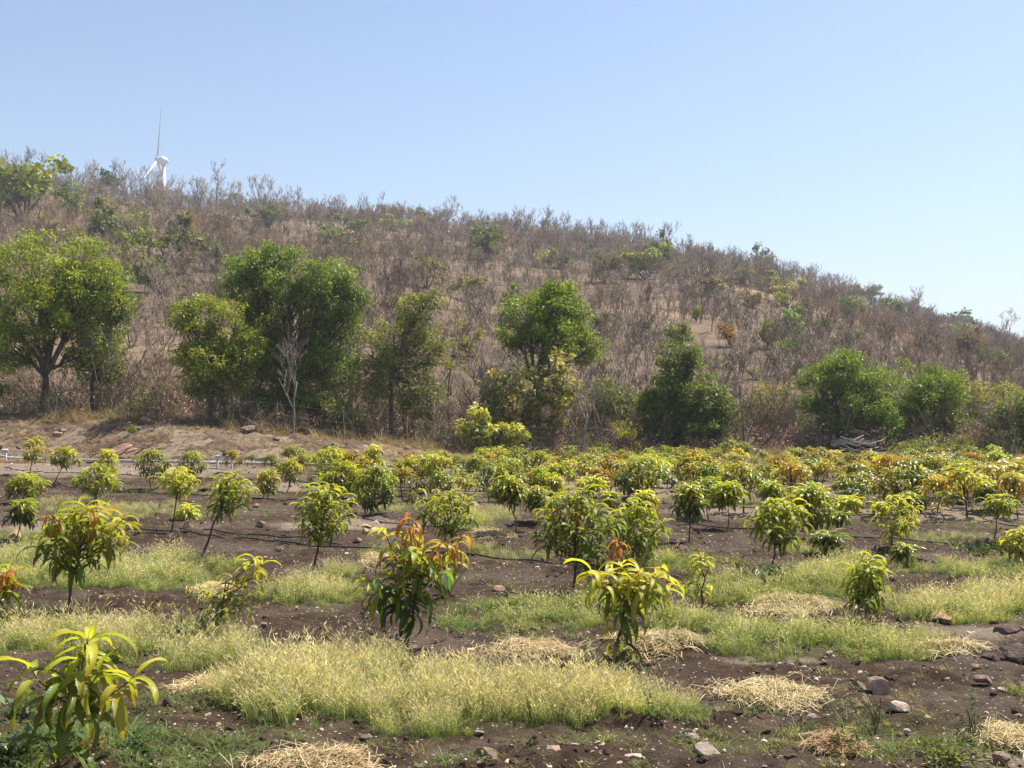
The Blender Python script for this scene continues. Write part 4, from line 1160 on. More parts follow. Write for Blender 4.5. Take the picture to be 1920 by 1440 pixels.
def build_stones():
    PK, GY, WH, DK, OR = (1.3, 1.08, .98), (1.1, 1.05, 1.0), (1.7, 1.62, 1.52), (.5, .44, .4), (1.5, 1.15, .9)
    L = [('blocky pinkish stone at the bottom edge left of centre', 912, 1430, 50, PK), ('pinkish broken stone at the bottom edge in the middle', 1042, 1432, 50, PK),
         ('small whitish stone at the bottom edge right of the pink ones', 1186, 1430, 34, WH), ('large grey cracked stone at the bottom right of centre', 1330, 1424, 52, GY),
         ('low stone leaning on the grey cracked stone', 1301, 1428, 26, (.7, .62, .56)), ('upright pointed rock right of the big straw heap', 1646, 1300, 50, PK), ('flat stone left of the upright pointed rock', 1610, 1298, 32, PK),
         ('small upright stone near the right edge', 1845, 1280, 28, PK), ('pale small stone below the upright stone at right', 1884, 1300, 22, WH), ('grey stone cut by the right edge', 1922, 1292, 26, (.6, .58, .56)),
         ('large dark boulder at the right edge', 1900, 1240, 58, DK), ('dark stone left of the large dark boulder', 1862, 1243, 30, (.45, .4, .37)), ('brown stone at the right edge above the boulder', 1888, 1190, 42, (.62, .52, .45)),
         ('brown stone touching the right edge', 1918, 1190, 24, (.6, .5, .45)), ('orange-white rounded stone by the right grass', 1766, 1166, 36, OR), ('white chip at the end of the right grass', 1806, 1206, 18, WH),
         ('white chip beside the other at the right grass', 1793, 1203, 12, WH), ('round brown stone above the big straw heap', 1490, 1266, 20, (.7, .6, .55)), ('small stone right of the big straw heap', 1526, 1288, 18, PK),
         ('pinkish flat stone beside the straw heap', 1505, 1290, 20, PK), ('long pale flat stone below the pointed rock', 1688, 1332, 34, WH), ('white angular stone low in front of the straw heap', 1522, 1346, 16, WH),
         ('grey stone at the end of the tall dry grass', 1290, 1380, 30, GY), ('pale crumbled stone below the tall dry grass', 1300, 1392, 26, WH), ('dark pyramid shaped stone below the tall grass', 517, 1396, 18, (.6, .55, .52)),
         ('pale sliver of stone by the nearest sapling', 256, 1330, 20, WH), ('orange stone at the foot of a thin sapling', 352, 992, 24, OR), ('pale stone at the left edge of the field', 30, 1010, 24, OR),
         ('reddish brown block in the grass', 1476, 1044, 24, (.75, .5, .42)), ('white stone left of the red-tipped sapling', 708, 988, 18, WH), ('pale oval stone left of the red-tipped sapling', 688, 991, 17, OR),
         ('cream stone left of the red-tipped sapling', 686, 1002, 19, OR), ('small cream stone lower left of the red-tipped sapling', 670, 1016, 15, OR), ('brown stone right of the leaning sapling', 490, 988, 20, (.9, .75, .62)),
         ('dark stone right of the leaning sapling', 510, 995, 16, (.5, .45, .4)), ('small cream stone behind the tall grass', 936, 1108, 18, OR), ('round pale stone behind the leaning sapling', 480, 952, 13, OR),
         ('grey stone far right on the soil', 1905, 1350, 26, GY), ('pinkish stone under the right weeds', 1880, 1432, 34, PK), ('brown flat stone lower right', 1740, 1352, 22, PK), ('cream chip lower right', 1700, 1376, 16, WH)]
    for (lab, px, py, w, c) in L:
        stone(lab, px, py, w, c)
    rng = random.Random(31)
    for i in range(120):
        px, py = rng.uniform(-20, 1940), 905 + 535 * rng.random() ** 1.15
        w = rng.uniform(7, 15) * (py - 760) / 400
        if py < 1060 and rng.random() < .5: px = rng.uniform(60, 1000); w *= 1.3
        k = rng.uniform(.7, 1.4)
        stone('small pale stone on the bare soil between the saplings', px, py, w, (k, k * rng.uniform(.85, 1), k * rng.uniform(.75, .95)), .8, 'small stones scattered over the field')
    for i in range(110):
        x, y = rng.uniform(-15.5, -1), rng.uniform(31.2, 34.0)
        k = rng.choice([.4, .6, .8, 1.0, 1.1])
        stone('grey stone sticking out of the earth bank', 0, 0, rng.choice([4, 5, 6, 8, 10, 14, 18]), (k, k * .95, k * .9), .8, 'stones in the earth bank', np.array([x, y, T(x, y)]), .2)
    for px, py, w, lab in [(278, 810, 26, 'dark boulder on top of the earth bank'), (466, 830, 24, 'pale grey boulder on the face of the earth bank'), (470, 812, 18, 'flat dark slab at the top of the earth bank')]:
        r = ray(px, py); d = 33.6; x = r[0] * d
        stone(lab, 0, 0, w, (.5, .47, .44) if 'dark' in lab else (.7, .67, .63), .8, 'boulders on the earth bank', np.array([x, d, T(x, d)]), .1)
    # gravel, clods and chips too many to count
    nr = np.random.RandomState(12); N = 24000
    y = np.exp(nr.uniform(math.log(4.2), math.log(31), N)); x = nr.uniform(-.6, .6, N) * (y + .5)
    keep = fbm(x * .9, y * .9, 33, 3) + nr.uniform(-.25, .25, N) > .47; x, y = x[keep], y[keep]; n = len(x)
    s = np.exp(nr.normal(-4.2, .55, n)) * (1 + .035 * y)
    clod = clods(x, y)
    dark = nr.uniform(0, 1, (n, 1)) < .5
    k = nr.uniform(.7, 1.5, (n, 1))
    tint = np.where(dark, np.array([.16, .11, .08]) * k, np.array([1.35, 1.2, 1.06]) * k)
    rot = nr.uniform(-.5, .5, (n, 3)); rot[:, 2] = nr.uniform(0, 6.28, n)
    sc = s[:, None] * nr.uniform(.6, 1.3, (n, 3)); sc = np.where(dark, sc * 1.6, sc)
    sm = [m.copy() for m in STONES[:5]]
    n_ = NT('gravel'); a = n_.n('ShaderNodeAttribute', attribute_name='itint', attribute_type='INSTANCER')
    tc = n_.n('ShaderNodeTexCoord')
    c = n_.mix(1.0, n_.ramp(n_.noise(tc.outputs['Object'], 3.0, 4), [(.3, (.24, .19, .16)), (.7, (.46, .39, .33))]), a.outputs['Color'], 'MULTIPLY')
    mg = n_.end(n_.principled(c, .9, .2))
    for m in sm: m.materials.clear(); m.materials.append(mg)
    scatter('gravel', np.stack([x, y, terrain(x, y) + clod - s * .05], -1), rot, sc, nr.randint(0, 5, n), sm, tint, 'fine gravel and clods over the dark soil')
build_stones()

# ------------------------------------------------------------------ grass
SEEDC = (.74, .69, .50)
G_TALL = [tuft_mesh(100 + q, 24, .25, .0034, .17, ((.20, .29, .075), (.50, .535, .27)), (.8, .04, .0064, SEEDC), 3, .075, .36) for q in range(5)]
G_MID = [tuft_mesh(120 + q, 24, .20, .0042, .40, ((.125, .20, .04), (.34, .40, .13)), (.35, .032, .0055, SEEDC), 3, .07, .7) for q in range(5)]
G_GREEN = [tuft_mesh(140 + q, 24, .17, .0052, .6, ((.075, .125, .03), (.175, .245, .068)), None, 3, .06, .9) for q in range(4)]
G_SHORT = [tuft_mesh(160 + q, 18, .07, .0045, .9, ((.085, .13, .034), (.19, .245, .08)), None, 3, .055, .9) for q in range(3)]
def herb_mesh(seed):
    rng = random.Random(seed); m = MB()
    for i in range(14):
        az = i * 2.4 + rng.uniform(-.4, .4); f = i / 13
        V, F = leaf_strip(rng.uniform(.025, .05), rng.uniform(.012, .02), rng.uniform(-.1, .4), rng.uniform(.5, 1.2), 3, .3)
        m.add(V @ euler_m(rng.uniform(-.4, .4), -rng.uniform(-.1, .8), az).T + np.array([rng.gauss(0, .025), rng.gauss(0, .025), .01 + .06 * f]), F, None, np.array((.075, .125, .03)) * rng.uniform(.7, 1.3))
    return m.mesh('herb', [M_GRASS])
HERB = [herb_mesh(180 + q) for q in range(3)]
GSRC = G_TALL + G_MID + G_GREEN + G_SHORT + HERB          # 0-4, 5-9, 10-13, 14-16, 17-19

def build_grass():
    nr = np.random.RandomState(3)
    X, Y, S, I, Tn = [], [], [], [], []
    for k, e in enumerate(GRASS + SHORT):
        cx, cy_, rx, ry = ell(*e[:4]); h, dry, dens = e[4:]
        n = int(math.pi * rx * ry * dens * (1.9 if cy_ < 14 else 1.25))
        a = nr.uniform(0, 6.283, n); r = np.sqrt(nr.uniform(0, 1.15, n))
        x, y = cx + rx * r * np.cos(a), cy_ + ry * r * np.sin(a)
        q = r * r + 1.9 * (fbm(x * 2.6, y * 2.6, 77, 4) - .5)
        keep = (q < 1.0) & (nr.uniform(0, 1, n) < 1.15 - 1.0 * np.clip(q, 0, 1) ** 1.5) & (nr.uniform(0, 1, n) < .12 + 1.3 * sstep(.34, .56, fbm(x * 2.6, y * 2.6, 78, 3)))
        x, y, q = x[keep], y[keep], q[keep]; n = len(x)
        dd = np.clip(dry + nr.normal(0, .22, n) - .25 * sstep(.6, 1.0, q), 0, 1)
        if h <= .085 and k >= len(GRASS):
            idx = np.where(nr.uniform(0, 1, n) < .05, 17 + nr.randint(0, 3, n), 14 + nr.randint(0, 3, n)); sc = h / .07
        else:
            idx = np.where(dd > .62, nr.randint(0, 5, n), np.where(dd > .30, 5 + nr.randint(0, 5, n), 10 + nr.randint(0, 4, n)))
            idx = np.where((nr.uniform(0, 1, n) < .05) & (dry < .8), 17 + nr.randint(0, 3, n), idx)
            sc = h / .33
        s = sc * np.clip(nr.lognormal(-.08, .28, n), .5, 1.7) * (1.12 - .45 * np.clip(q, 0, 1))
        X.append(x); Y.append(y); S.append(s); I.append(idx)
        kk = nr.uniform(.8, 1.2, (n, 1)); w = dry
        Tn.append(kk * np.where(dd[:, None] > .62, np.array([1.05, 1.0, .95]), np.array([1 + .25 * w, 1 + .12 * w, 1.0])))
    # stray blades everywhere on the soil
    N = 5200
    y = np.exp(nr.uniform(math.log(4.3), math.log(30), N)); x = nr.uniform(-.56, .56, N) * y
    keep = fbm(x * 1.1, y * 1.1, 44, 3) + nr.uniform(-.2, .2, N) > .52; x, y = x[keep], y[keep]; n = len(x)
    X.append(x); Y.append(y); S.append(nr.uniform(.35, .9, n)); I.append(np.where(nr.uniform(0, 1, n) < .15, 17 + nr.randint(0, 3, n), 14 + nr.randint(0, 3, n)))
    Tn.append(nr.uniform(.8, 1.3, (n, 1)) * np.where(nr.uniform(0, 1, (n, 1)) < .5, np.array([2.2, 1.5, 1.8]), np.array([1.3, 1.15, 1.0])))
    x, y = np.concatenate(X), np.concatenate(Y); n = len(x)
    clod = clods(x, y)
    rot = np.stack([nr.normal(0, .08, n), nr.normal(0, .08, n) + .05, nr.uniform(0, 6.28, n)], -1)
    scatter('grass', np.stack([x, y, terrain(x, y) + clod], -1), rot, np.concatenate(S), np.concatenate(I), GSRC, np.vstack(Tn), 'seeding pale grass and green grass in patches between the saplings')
    print('grass tufts', n)
build_grass()

# ------------------------------------------------------------------ heaps of cut straw
def straw_heap(label, px, py, rx, ry, h=.08, seed=0, col=(1, 1, 1)):
    cx, cy_, ax, ay = ell(px, py, rx, ry)
    nr = np.random.RandomState(seed + 50)
    ax, ay = ax * .86, ay * .86; n = int(min(3600, 1200 + 5200 * ax * ay)); h = h * .34; m = MB()
    a = nr.uniform(0, 6.283, n); r = np.where(nr.uniform(0, 1, n) < .8, np.sqrt(nr.uniform(0, 1.0, n)) ** .9, nr.uniform(.6, 1.55, n)) * (1 + .25 * np.sin(a * 3 + seed) + .15 * np.sin(a * 7))
    x, y = ax * r * np.cos(a), ay * r * np.sin(a)
    z0 = terrain(cx + x, cy_ + y) - T(cx, cy_) + clods(cx + x, cy_ + y)
    z = z0 + .012 + h * np.clip(1 - r * r, 0, 1) * nr.uniform(.1, 1, n) ** .6 * (.6 + .8 * fbm(x * 6 + seed, y * 6, 5, 2))
    az = nr.uniform(0, 6.283, n); pit = nr.normal(0, .28, n); ln = nr.uniform(.06, .2, n); w = nr.uniform(.0013, .0026, n)
    d = np.stack([np.cos(az) * np.cos(pit), np.sin(az) * np.cos(pit), np.sin(pit)], -1)
    s = np.cross(d, np.array([0, 0, 1.0])) + nr.normal(0, .35, (n, 3)); s /= np.linalg.norm(s, axis=1, keepdims=True)
    c = np.stack([x, y, z], -1); bend = nr.normal(0, .18, (n, 1)) * s * ln[:, None]; bend[:, 2] += .15 * ln
    hl = (ln / 2)[:, None]; ww = w[:, None] * s
    A, M_, E = c - d * hl, c + bend, c + d * hl
    V = np.stack([A - ww, A + ww, M_ - ww, M_ + ww, E - ww * .6, E + ww * .6], 1)
    i = np.arange(n)[:, None] * 6
    F = np.concatenate([i + np.array([[0, 1, 3, 2]]), i + np.array([[2, 3, 5, 4]])], 0)
    C = np.array([.72, .60, .34]) * nr.uniform(.45, 1.2, (n, 1)) * np.where(nr.uniform(0, 1, (n, 1)) < .3, np.array([.7, .55, .5]), np.array([1, 1, 1]))
    m.add(V.reshape(-1, 3), F, None, np.repeat(C, 6, 0) * np.array(col))
    o = obj('straw_heap', m.mesh('straw_heap', [M_STRAW]), None, (cx, cy_, T(cx, cy_)))
    return tag(o, label, 'straw', 'heaps of cut straw on the soil')
for k, a in enumerate([
    ('largest golden straw heap on bare soil at the lower right', 1450, 1310, 92, 22, .10), ('pale straw heap right of the bright front sapling', 1238, 1214, 78, 16, .10),
    ('straw heap left of the narrow sapling in the right grass', 1480, 1140, 84, 14, .09), ('straw spread behind the tall grass', 1000, 1222, 80, 14, .08),
    ('straw heap cut by the bottom edge of the picture', 600, 1440, 112, 22, .07), ('small straw patch left of the tall grass', 372, 1296, 42, 12, .04),
    ('small straw tuft behind the cut-back sapling', 398, 1112, 32, 9, .10), ('thin straw patch at the right end of the grass', 1775, 1226, 62, 9, .05),
    ('small straw patch behind the red-tipped sapling', 708, 1058, 30, 8, .06), ('little straw heap by the middle sapling', 915, 1004, 34, 8, .09),
    ('thin straw litter at the lower right edge', 1890, 1392, 48, 11, .02), ('reddish dry straw litter near the bottom right', 1570, 1402, 36, 7, .02)]):
    straw_heap(*a, seed=k, col=(.78, .62, .55) if 'reddish' in a[0] else (1, 1, 1))

# ------------------------------------------------------------------ pipes, hoses, fence
def ground_line(pts, step=.25, lift=.02, wob=.015, seed=0):
    rng = random.Random(seed)
    W = np.array([px_ground(*p)[:2] for p in pts])
    out = []
    for a, b in zip(W[:-1], W[1:]):
        n = max(2, int(np.linalg.norm(b - a) / step))
        for i in range(n): out.append(a + (b - a) * i / n)
    out.append(W[-1]); P = np.array(out)
    if len(P) > 4:
        for _ in range(2): P[1:-1] = (P[:-2] + 2 * P[1:-1] + P[2:]) / 4
    P[1:-1] += np.array([[rng.gauss(0, wob), rng.gauss(0, wob)] for _ in range(len(P) - 2)])
    x, y = P[:, 0], P[:, 1]
    clod = clods(x, y)
    return np.stack([x, y, terrain(x, y) + clod * (lift < .05) + lift], -1)

def hose(label, pts, r=.011, seed=0):
    P = ground_line(pts, .2, .022, .012, seed); O = P[0].copy()
    m = MB(); m.tube(P - O, np.full(len(P), r), 6)
    return tag(obj('drip_hose', m.mesh('drip_hose', [M_HOSE], True), None, O), label, 'hose', 'black drip hoses laid across the field')
for k, (lab, pts) in enumerate([
    ('black drip hose farthest back at the left, before the white pipe', [(-30, 878), (83, 887), (150, 888), (267, 893), (420, 900), (650, 908), (790, 918)]),
    ('black drip hose across the left field behind the dry grass', [(80, 911), (160, 918), (253, 925), (300, 927), (470, 936), (640, 946), (800, 948)]),
    ('long black drip hose curving past the leaning sapling to the middle', [(235, 997), (320, 998), (400, 1008), (483, 1013), (520, 1020), (617, 1028), (707, 1031), (893, 1046), (1000, 1054), (1087, 1064), (1240, 1070)]),
    ('short black drip hose lying above the long one at left', [(335, 994), (417, 1003), (483, 1005), (567, 1017), (640, 1022)]),
    ('black drip hose behind the red-tipped sapling', [(680, 978), (720, 982), (757, 986), (900, 1000), (1010, 1003)]),
    ('black drip hose running to the right past the yellow sapling', [(1270, 987), (1393, 992), (1500, 1000), (1587, 1008), (1643, 1011), (1727, 1017), (1790, 1021), (1940, 1032)]),
    ('black drip hose across the right middle of the field', [(1080, 922), (1233, 945), (1400, 953), (1560, 952), (1727, 957), (1820, 962), (1940, 967)]),
    ('black drip hose over the pale soil at the right', [(1540, 972), (1660, 974), (1743, 985), (1830, 982), (1940, 993)]),
    ('black drip hose nearest at the right grass', [(1640, 1043), (1747, 1056), (1850, 1066), (1940, 1076)]),
    ('black drip hose behind the middle saplings', [(740, 914), (780, 918), (900, 925), (1010, 928), (1100, 940)])]):
    hose(lab, pts, .0085, k)

def build_pipe():
    P = ground_line([(-60, 866), (100, 868), (300, 872), (500, 876), (700, 881), (850, 884), (1000, 887), (1150, 892), (1280, 897), (1420, 904)], 1.2, .10, .01, 3); O = P[0].copy()
    m = MB(); m.tube(P - O, np.full(len(P), .034), 8)
    root = empty('water_pipe', O); tag(root, 'long pale grey water pipe along the far edge of the field', 'pipe')
    obj('pipe_run', m.mesh('pipe_run', [M_PIPE], True), root)
    for i in range(1, len(P) - 1, 4):
        d = (P[i + 1] - P[i]); d /= np.linalg.norm(d)
        c = MB(); c.tube(np.array([-d * .07, d * .07]), [.042, .042], 8)
        obj('coupling', c.mesh('coupling', [M_PIPE], True), root, P[i] - O)
    for (px, py, wpx, hpx, lab) in [(421, 880, 27, 24, 'small white pipe frame with black valve on top beside the long pipe'), (0, 868, 22, 24, 'white pipe frame cut by the left picture edge')]:
        B = px_ground(px, py); d = B[1]; w, h = wpx * d / FPX, hpx * d / FPX
        r = empty('valve_frame', B); tag(r, lab, 'pipe frame')
        for s in (-1, 1):
            q = MB(); q.tube(np.array([[s * w / 2, 0, -.05], [s * w / 2, 0, h]]), [.028, .028], 7); obj('post', q.mesh('post', [M_PIPE], True), r)
        q = MB(); q.tube(np.array([[-w / 2 - .05, 0, h], [w / 2 + .05, 0, h]]), [.036, .036], 8); cb = obj('crossbar', q.mesh('crossbar', [M_PIPE], True), r)
        q = MB(); q.tube(np.array([[0, 0, h + .03], [0, 0, h + .07], [0, 0, h + .10]]), [.06, .06, .03], 8); q.box((.0, 0, h + .12), (.16, .03, .025)); obj('valve', q.mesh('valve', [M_BLACK], True), cb)
build_pipe()

def build_fence():
    d = 34.3
    root = empty('wire_fence', at(-20, 785, d)); O = np.array(root.location)
    tag(root, 'thin wire fence on rusty posts along the top of the earth bank', 'fence')
    xs = [-40, 27, 105, 245, 303, 370, 437, 518, 645, 763, 836, 905, 1075, 1150]
    tops = []
    for px in xs:
        x = ray(px, 800)[0] * d; z = T(x, d); h = 1.0
        p = np.array([x, d, z]) - O
        m = MB(); m.tube(np.array([p + [0, 0, -.2], p + [random.Random(px).uniform(-.03, .03), 0, h]]), [.017, .015], 5)
        obj('post', m.mesh('post', [M_STEEL], True), root); tops.append(p)
        if px in (105, 370, 645):
            m = MB(); m.tube(np.array([p + [0, 0, h * .9], p + [.62, -.1, -.05]]), [.015, .015], 5); obj('brace', m.mesh('brace', [M_STEEL], True), root)
    for f in (.3, .6, .92):
        m = MB(); m.tube(np.array([t + [0, -.03, f] for t in tops]), np.full(len(tops), .004), 3)
        obj('wire', m.mesh('wire', [M_WIRE]), root)
build_fence()

# ------------------------------------------------------------------ hut under the dark tree
def build_hut():
    d = 38.4
    base = at(1612, 868, d); base[2] = T(base[0], d)
    root = empty('field_hut', base); tag(root, 'ramshackle open hut with sagging dark tarp roof of sticks', 'hut')
    rng = random.Random(9)
    def lp(px, py, dy=0.0): return at(px, py, d + dy) - base
    for (px, top, dy) in [(1567, 836, 0), (1575, 834, .9), (1592, 832, -.1), (1608, 834, -.3), (1617, 832, -.4), (1640, 830, 0), (1634, 828, 1.0)]:
        p = lp(px, top, dy); b = np.array([p[0] + rng.uniform(-.06, .06), p[1], -.05])
        m = MB(); m.tube(np.array([b, (b + p) / 2 + [.02, 0, 0], p]), [.035, .032, .028], 6); obj('post', m.mesh('post', [M_WOOD], True), root)
    # sagging tarp
    nx, ny = 14, 8; V = []
    for j in range(ny):
        for i in range(nx):
            u, v = i / (nx - 1), j / (ny - 1)
            px = 1556 + 84 * u; ridge = 817 + 3 * abs(u - .6) * 4
            f = 1 - abs(v - .5) * 2
            py = (836 + 2.5 * math.sin(u * 9)) * (1 - f) + ridge * f + 2.0 * math.sin(u * 14 + v * 5)
            p = lp(px, py, -.55 + 1.7 * v); V.append(p)
    F = [(j * nx + i, j * nx + i + 1, (j + 1) * nx + i + 1, (j + 1) * nx + i) for j in range(ny - 1) for i in range(nx - 1)]
    tarp = obj('roof_tarp', mesh_from('roof_tarp', np.array(V), F, None, None, [M_TARP], None, True), root)
    sm = tarp.modifiers.new('thickness', 'SOLIDIFY'); sm.thickness = .02
    for i in range(11):
        u = i / 21; y0 = 812 + 22 * rng.random()
        a = lp(1572 + 40 * rng.random(), y0 + 2 + 8 * rng.random(), -.62); b = lp(1618 + 50 * rng.random(), min(840, y0 + 3 + 12 * rng.random()), -.5)
        mid_ = (a + b) / 2 + np.array([0, -.04, -.10 - .1 * rng.random()])
        m = MB(); m.tube(np.array([a, mid_, b]), [.013, .014, .010], 5, np.full(3, rng.uniform(.6, 3.0))); obj('roof_stick', m.mesh('roof_stick', [M_WOOD], True), tarp)
    for k_ in range(7):
        a = lp(1600 + rng.uniform(-6, 8), 806 + rng.uniform(0, 6), .2); b = lp(1625 + rng.uniform(-8, 10), 814 + rng.uniform(0, 6), .2)
        m = MB(); m.tube(np.array([a, (a + b) / 2 + [0, 0, .05], b]), [.016, .02, .012], 5, (1.1, .8, .7)); obj('roof_stick', m.mesh('roof_stick', [M_WOOD], True), tarp)
    m = MB()
    cl = [lp(1619, 836, .5), lp(1632, 836, .5), lp(1634, 854, .5), lp(1618, 854, .5)]
    pts = []
    for j in range(6):
        for i in range(6):
            u, v = i / 5, j / 5
            p = (cl[0] * (1 - u) + cl[1] * u) * (1 - v) + (cl[3] * (1 - u) + cl[2] * u) * v
            pts.append(p + [0, .05 * math.sin(u * 14), 0])
    Fc = [(j * 6 + i, j * 6 + i + 1, (j + 1) * 6 + i + 1, (j + 1) * 6 + i) for j in range(5) for i in range(5)]
    c = obj('hanging_cloth', mesh_from('hanging_cloth', np.array(pts), Fc, None, None, [M_TARP], None, True), root)
    c.modifiers.new('thickness', 'SOLIDIFY').thickness = .02
    m = MB(); m.box(lp(1622, 856, -.2), (.5, .12, .05), (1.3, 1.2, 1.1)); obj('plank', m.mesh('plank', [M_WOOD]), root)
build_hut()

# ------------------------------------------------------------------ wind turbine behind the ridge
def build_turbine():
    d = 550.0
    hub = at(296.5, 301, d)
    yaw = rad(3); tilt = rad(4)
    ax = np.array([-math.cos(yaw) * math.cos(tilt), -math.sin(yaw) * math.cos(tilt), math.sin(tilt)])      # towards the rotor side
    hor = np.array([math.sin(yaw), -math.cos(yaw), 0]); upv = np.cross(ax, hor); upv *= np.sign(upv[2])
    tower_c = hub - ax * 2.7
    gx, gy = tower_c[0], tower_c[1]; gz = T(gx, gy)
    root = empty('wind_turbine', (gx, gy, gz)); O = np.array([gx, gy, gz])
    tag(root, 'white wind turbine with egg shaped nacelle rising behind the ridge', 'wind turbine')
    m = MB(); zt = tower_c[2] - gz - 1.2
    m.tube(np.array([[0, 0, -1], [0, 0, zt * .5], [0, 0, zt]]), [1.7, 1.25, .8], 24); obj('tower', m.mesh('tower', [M_WHITE], True), root)
    t = np.linspace(0, 1, 16)
    prof = 2.75 * np.sin(np.pi * np.clip(t * .93 + .05, 0, 1)) ** .62 * (1 - .42 * t)
    m = MB(); m.tube(np.array([hub - O - ax * (.2 + 5.0 * q) for q in t]), prof, 24); nac = obj('nacelle', m.mesh('nacelle', [M_WHITE], True), root)
    m = MB(); tt = np.linspace(0, 1, 9)
    m.tube(np.array([hub - O - ax * .4 + ax * 2.3 * q for q in tt]), 2.05 * np.sqrt(np.clip(1 - tt ** 2.2, 0.001, 1)), 24); hb = obj('rotor_hub', m.mesh('rotor_hub', [M_WHITE], True), root)
    for k in range(3):
        th = rad(2 + 120 * k)
        rd = upv * math.cos(th) + hor * math.sin(th); ch = np.cross(ax, rd)
        n = 22; V = []
        for i in range(n):
            q = i / (n - 1); s = 1.0 + 25.0 * q
            c = np.interp(q, [0, .05, .12, .25, .5, .8, 1.0], [2.0, 1.9, 1.55, 1.05, .62, .36, .10]); tw = np.interp(q, [0, .2, 1.0], [rad(38), rad(62), rad(82)])
            thk = c * np.interp(q, [0, .1, 1], [.8, .35, .14])
            cd = ch * math.cos(tw) + ax * math.sin(tw); td = np.cross(rd, cd)
            ctr = hub - O + ax * .35 + rd * s
            for a in np.arange(10) * 2 * np.pi / 10:
                V.append(ctr + cd * c * .5 * math.cos(a) + td * thk * .5 * math.sin(a))
        F = [(i * 10 + j, i * 10 + (j + 1) % 10, (i + 1) * 10 + (j + 1) % 10, (i + 1) * 10 + j) for i in range(n - 1) for j in range(10)]
        obj('blade', mesh_from('blade', np.array(V), F, None, None, [M_WHITE], None, True), hb)
    m = MB(); p = hub - O - ax * 5.6; m.tube(np.array([p + [0, 0, 1.6], p + [0, 0, 4.2]]), [.12, .08], 6); obj('wind_sensor', m.mesh('wind_sensor', [M_WHITE]), nac)
build_turbine()

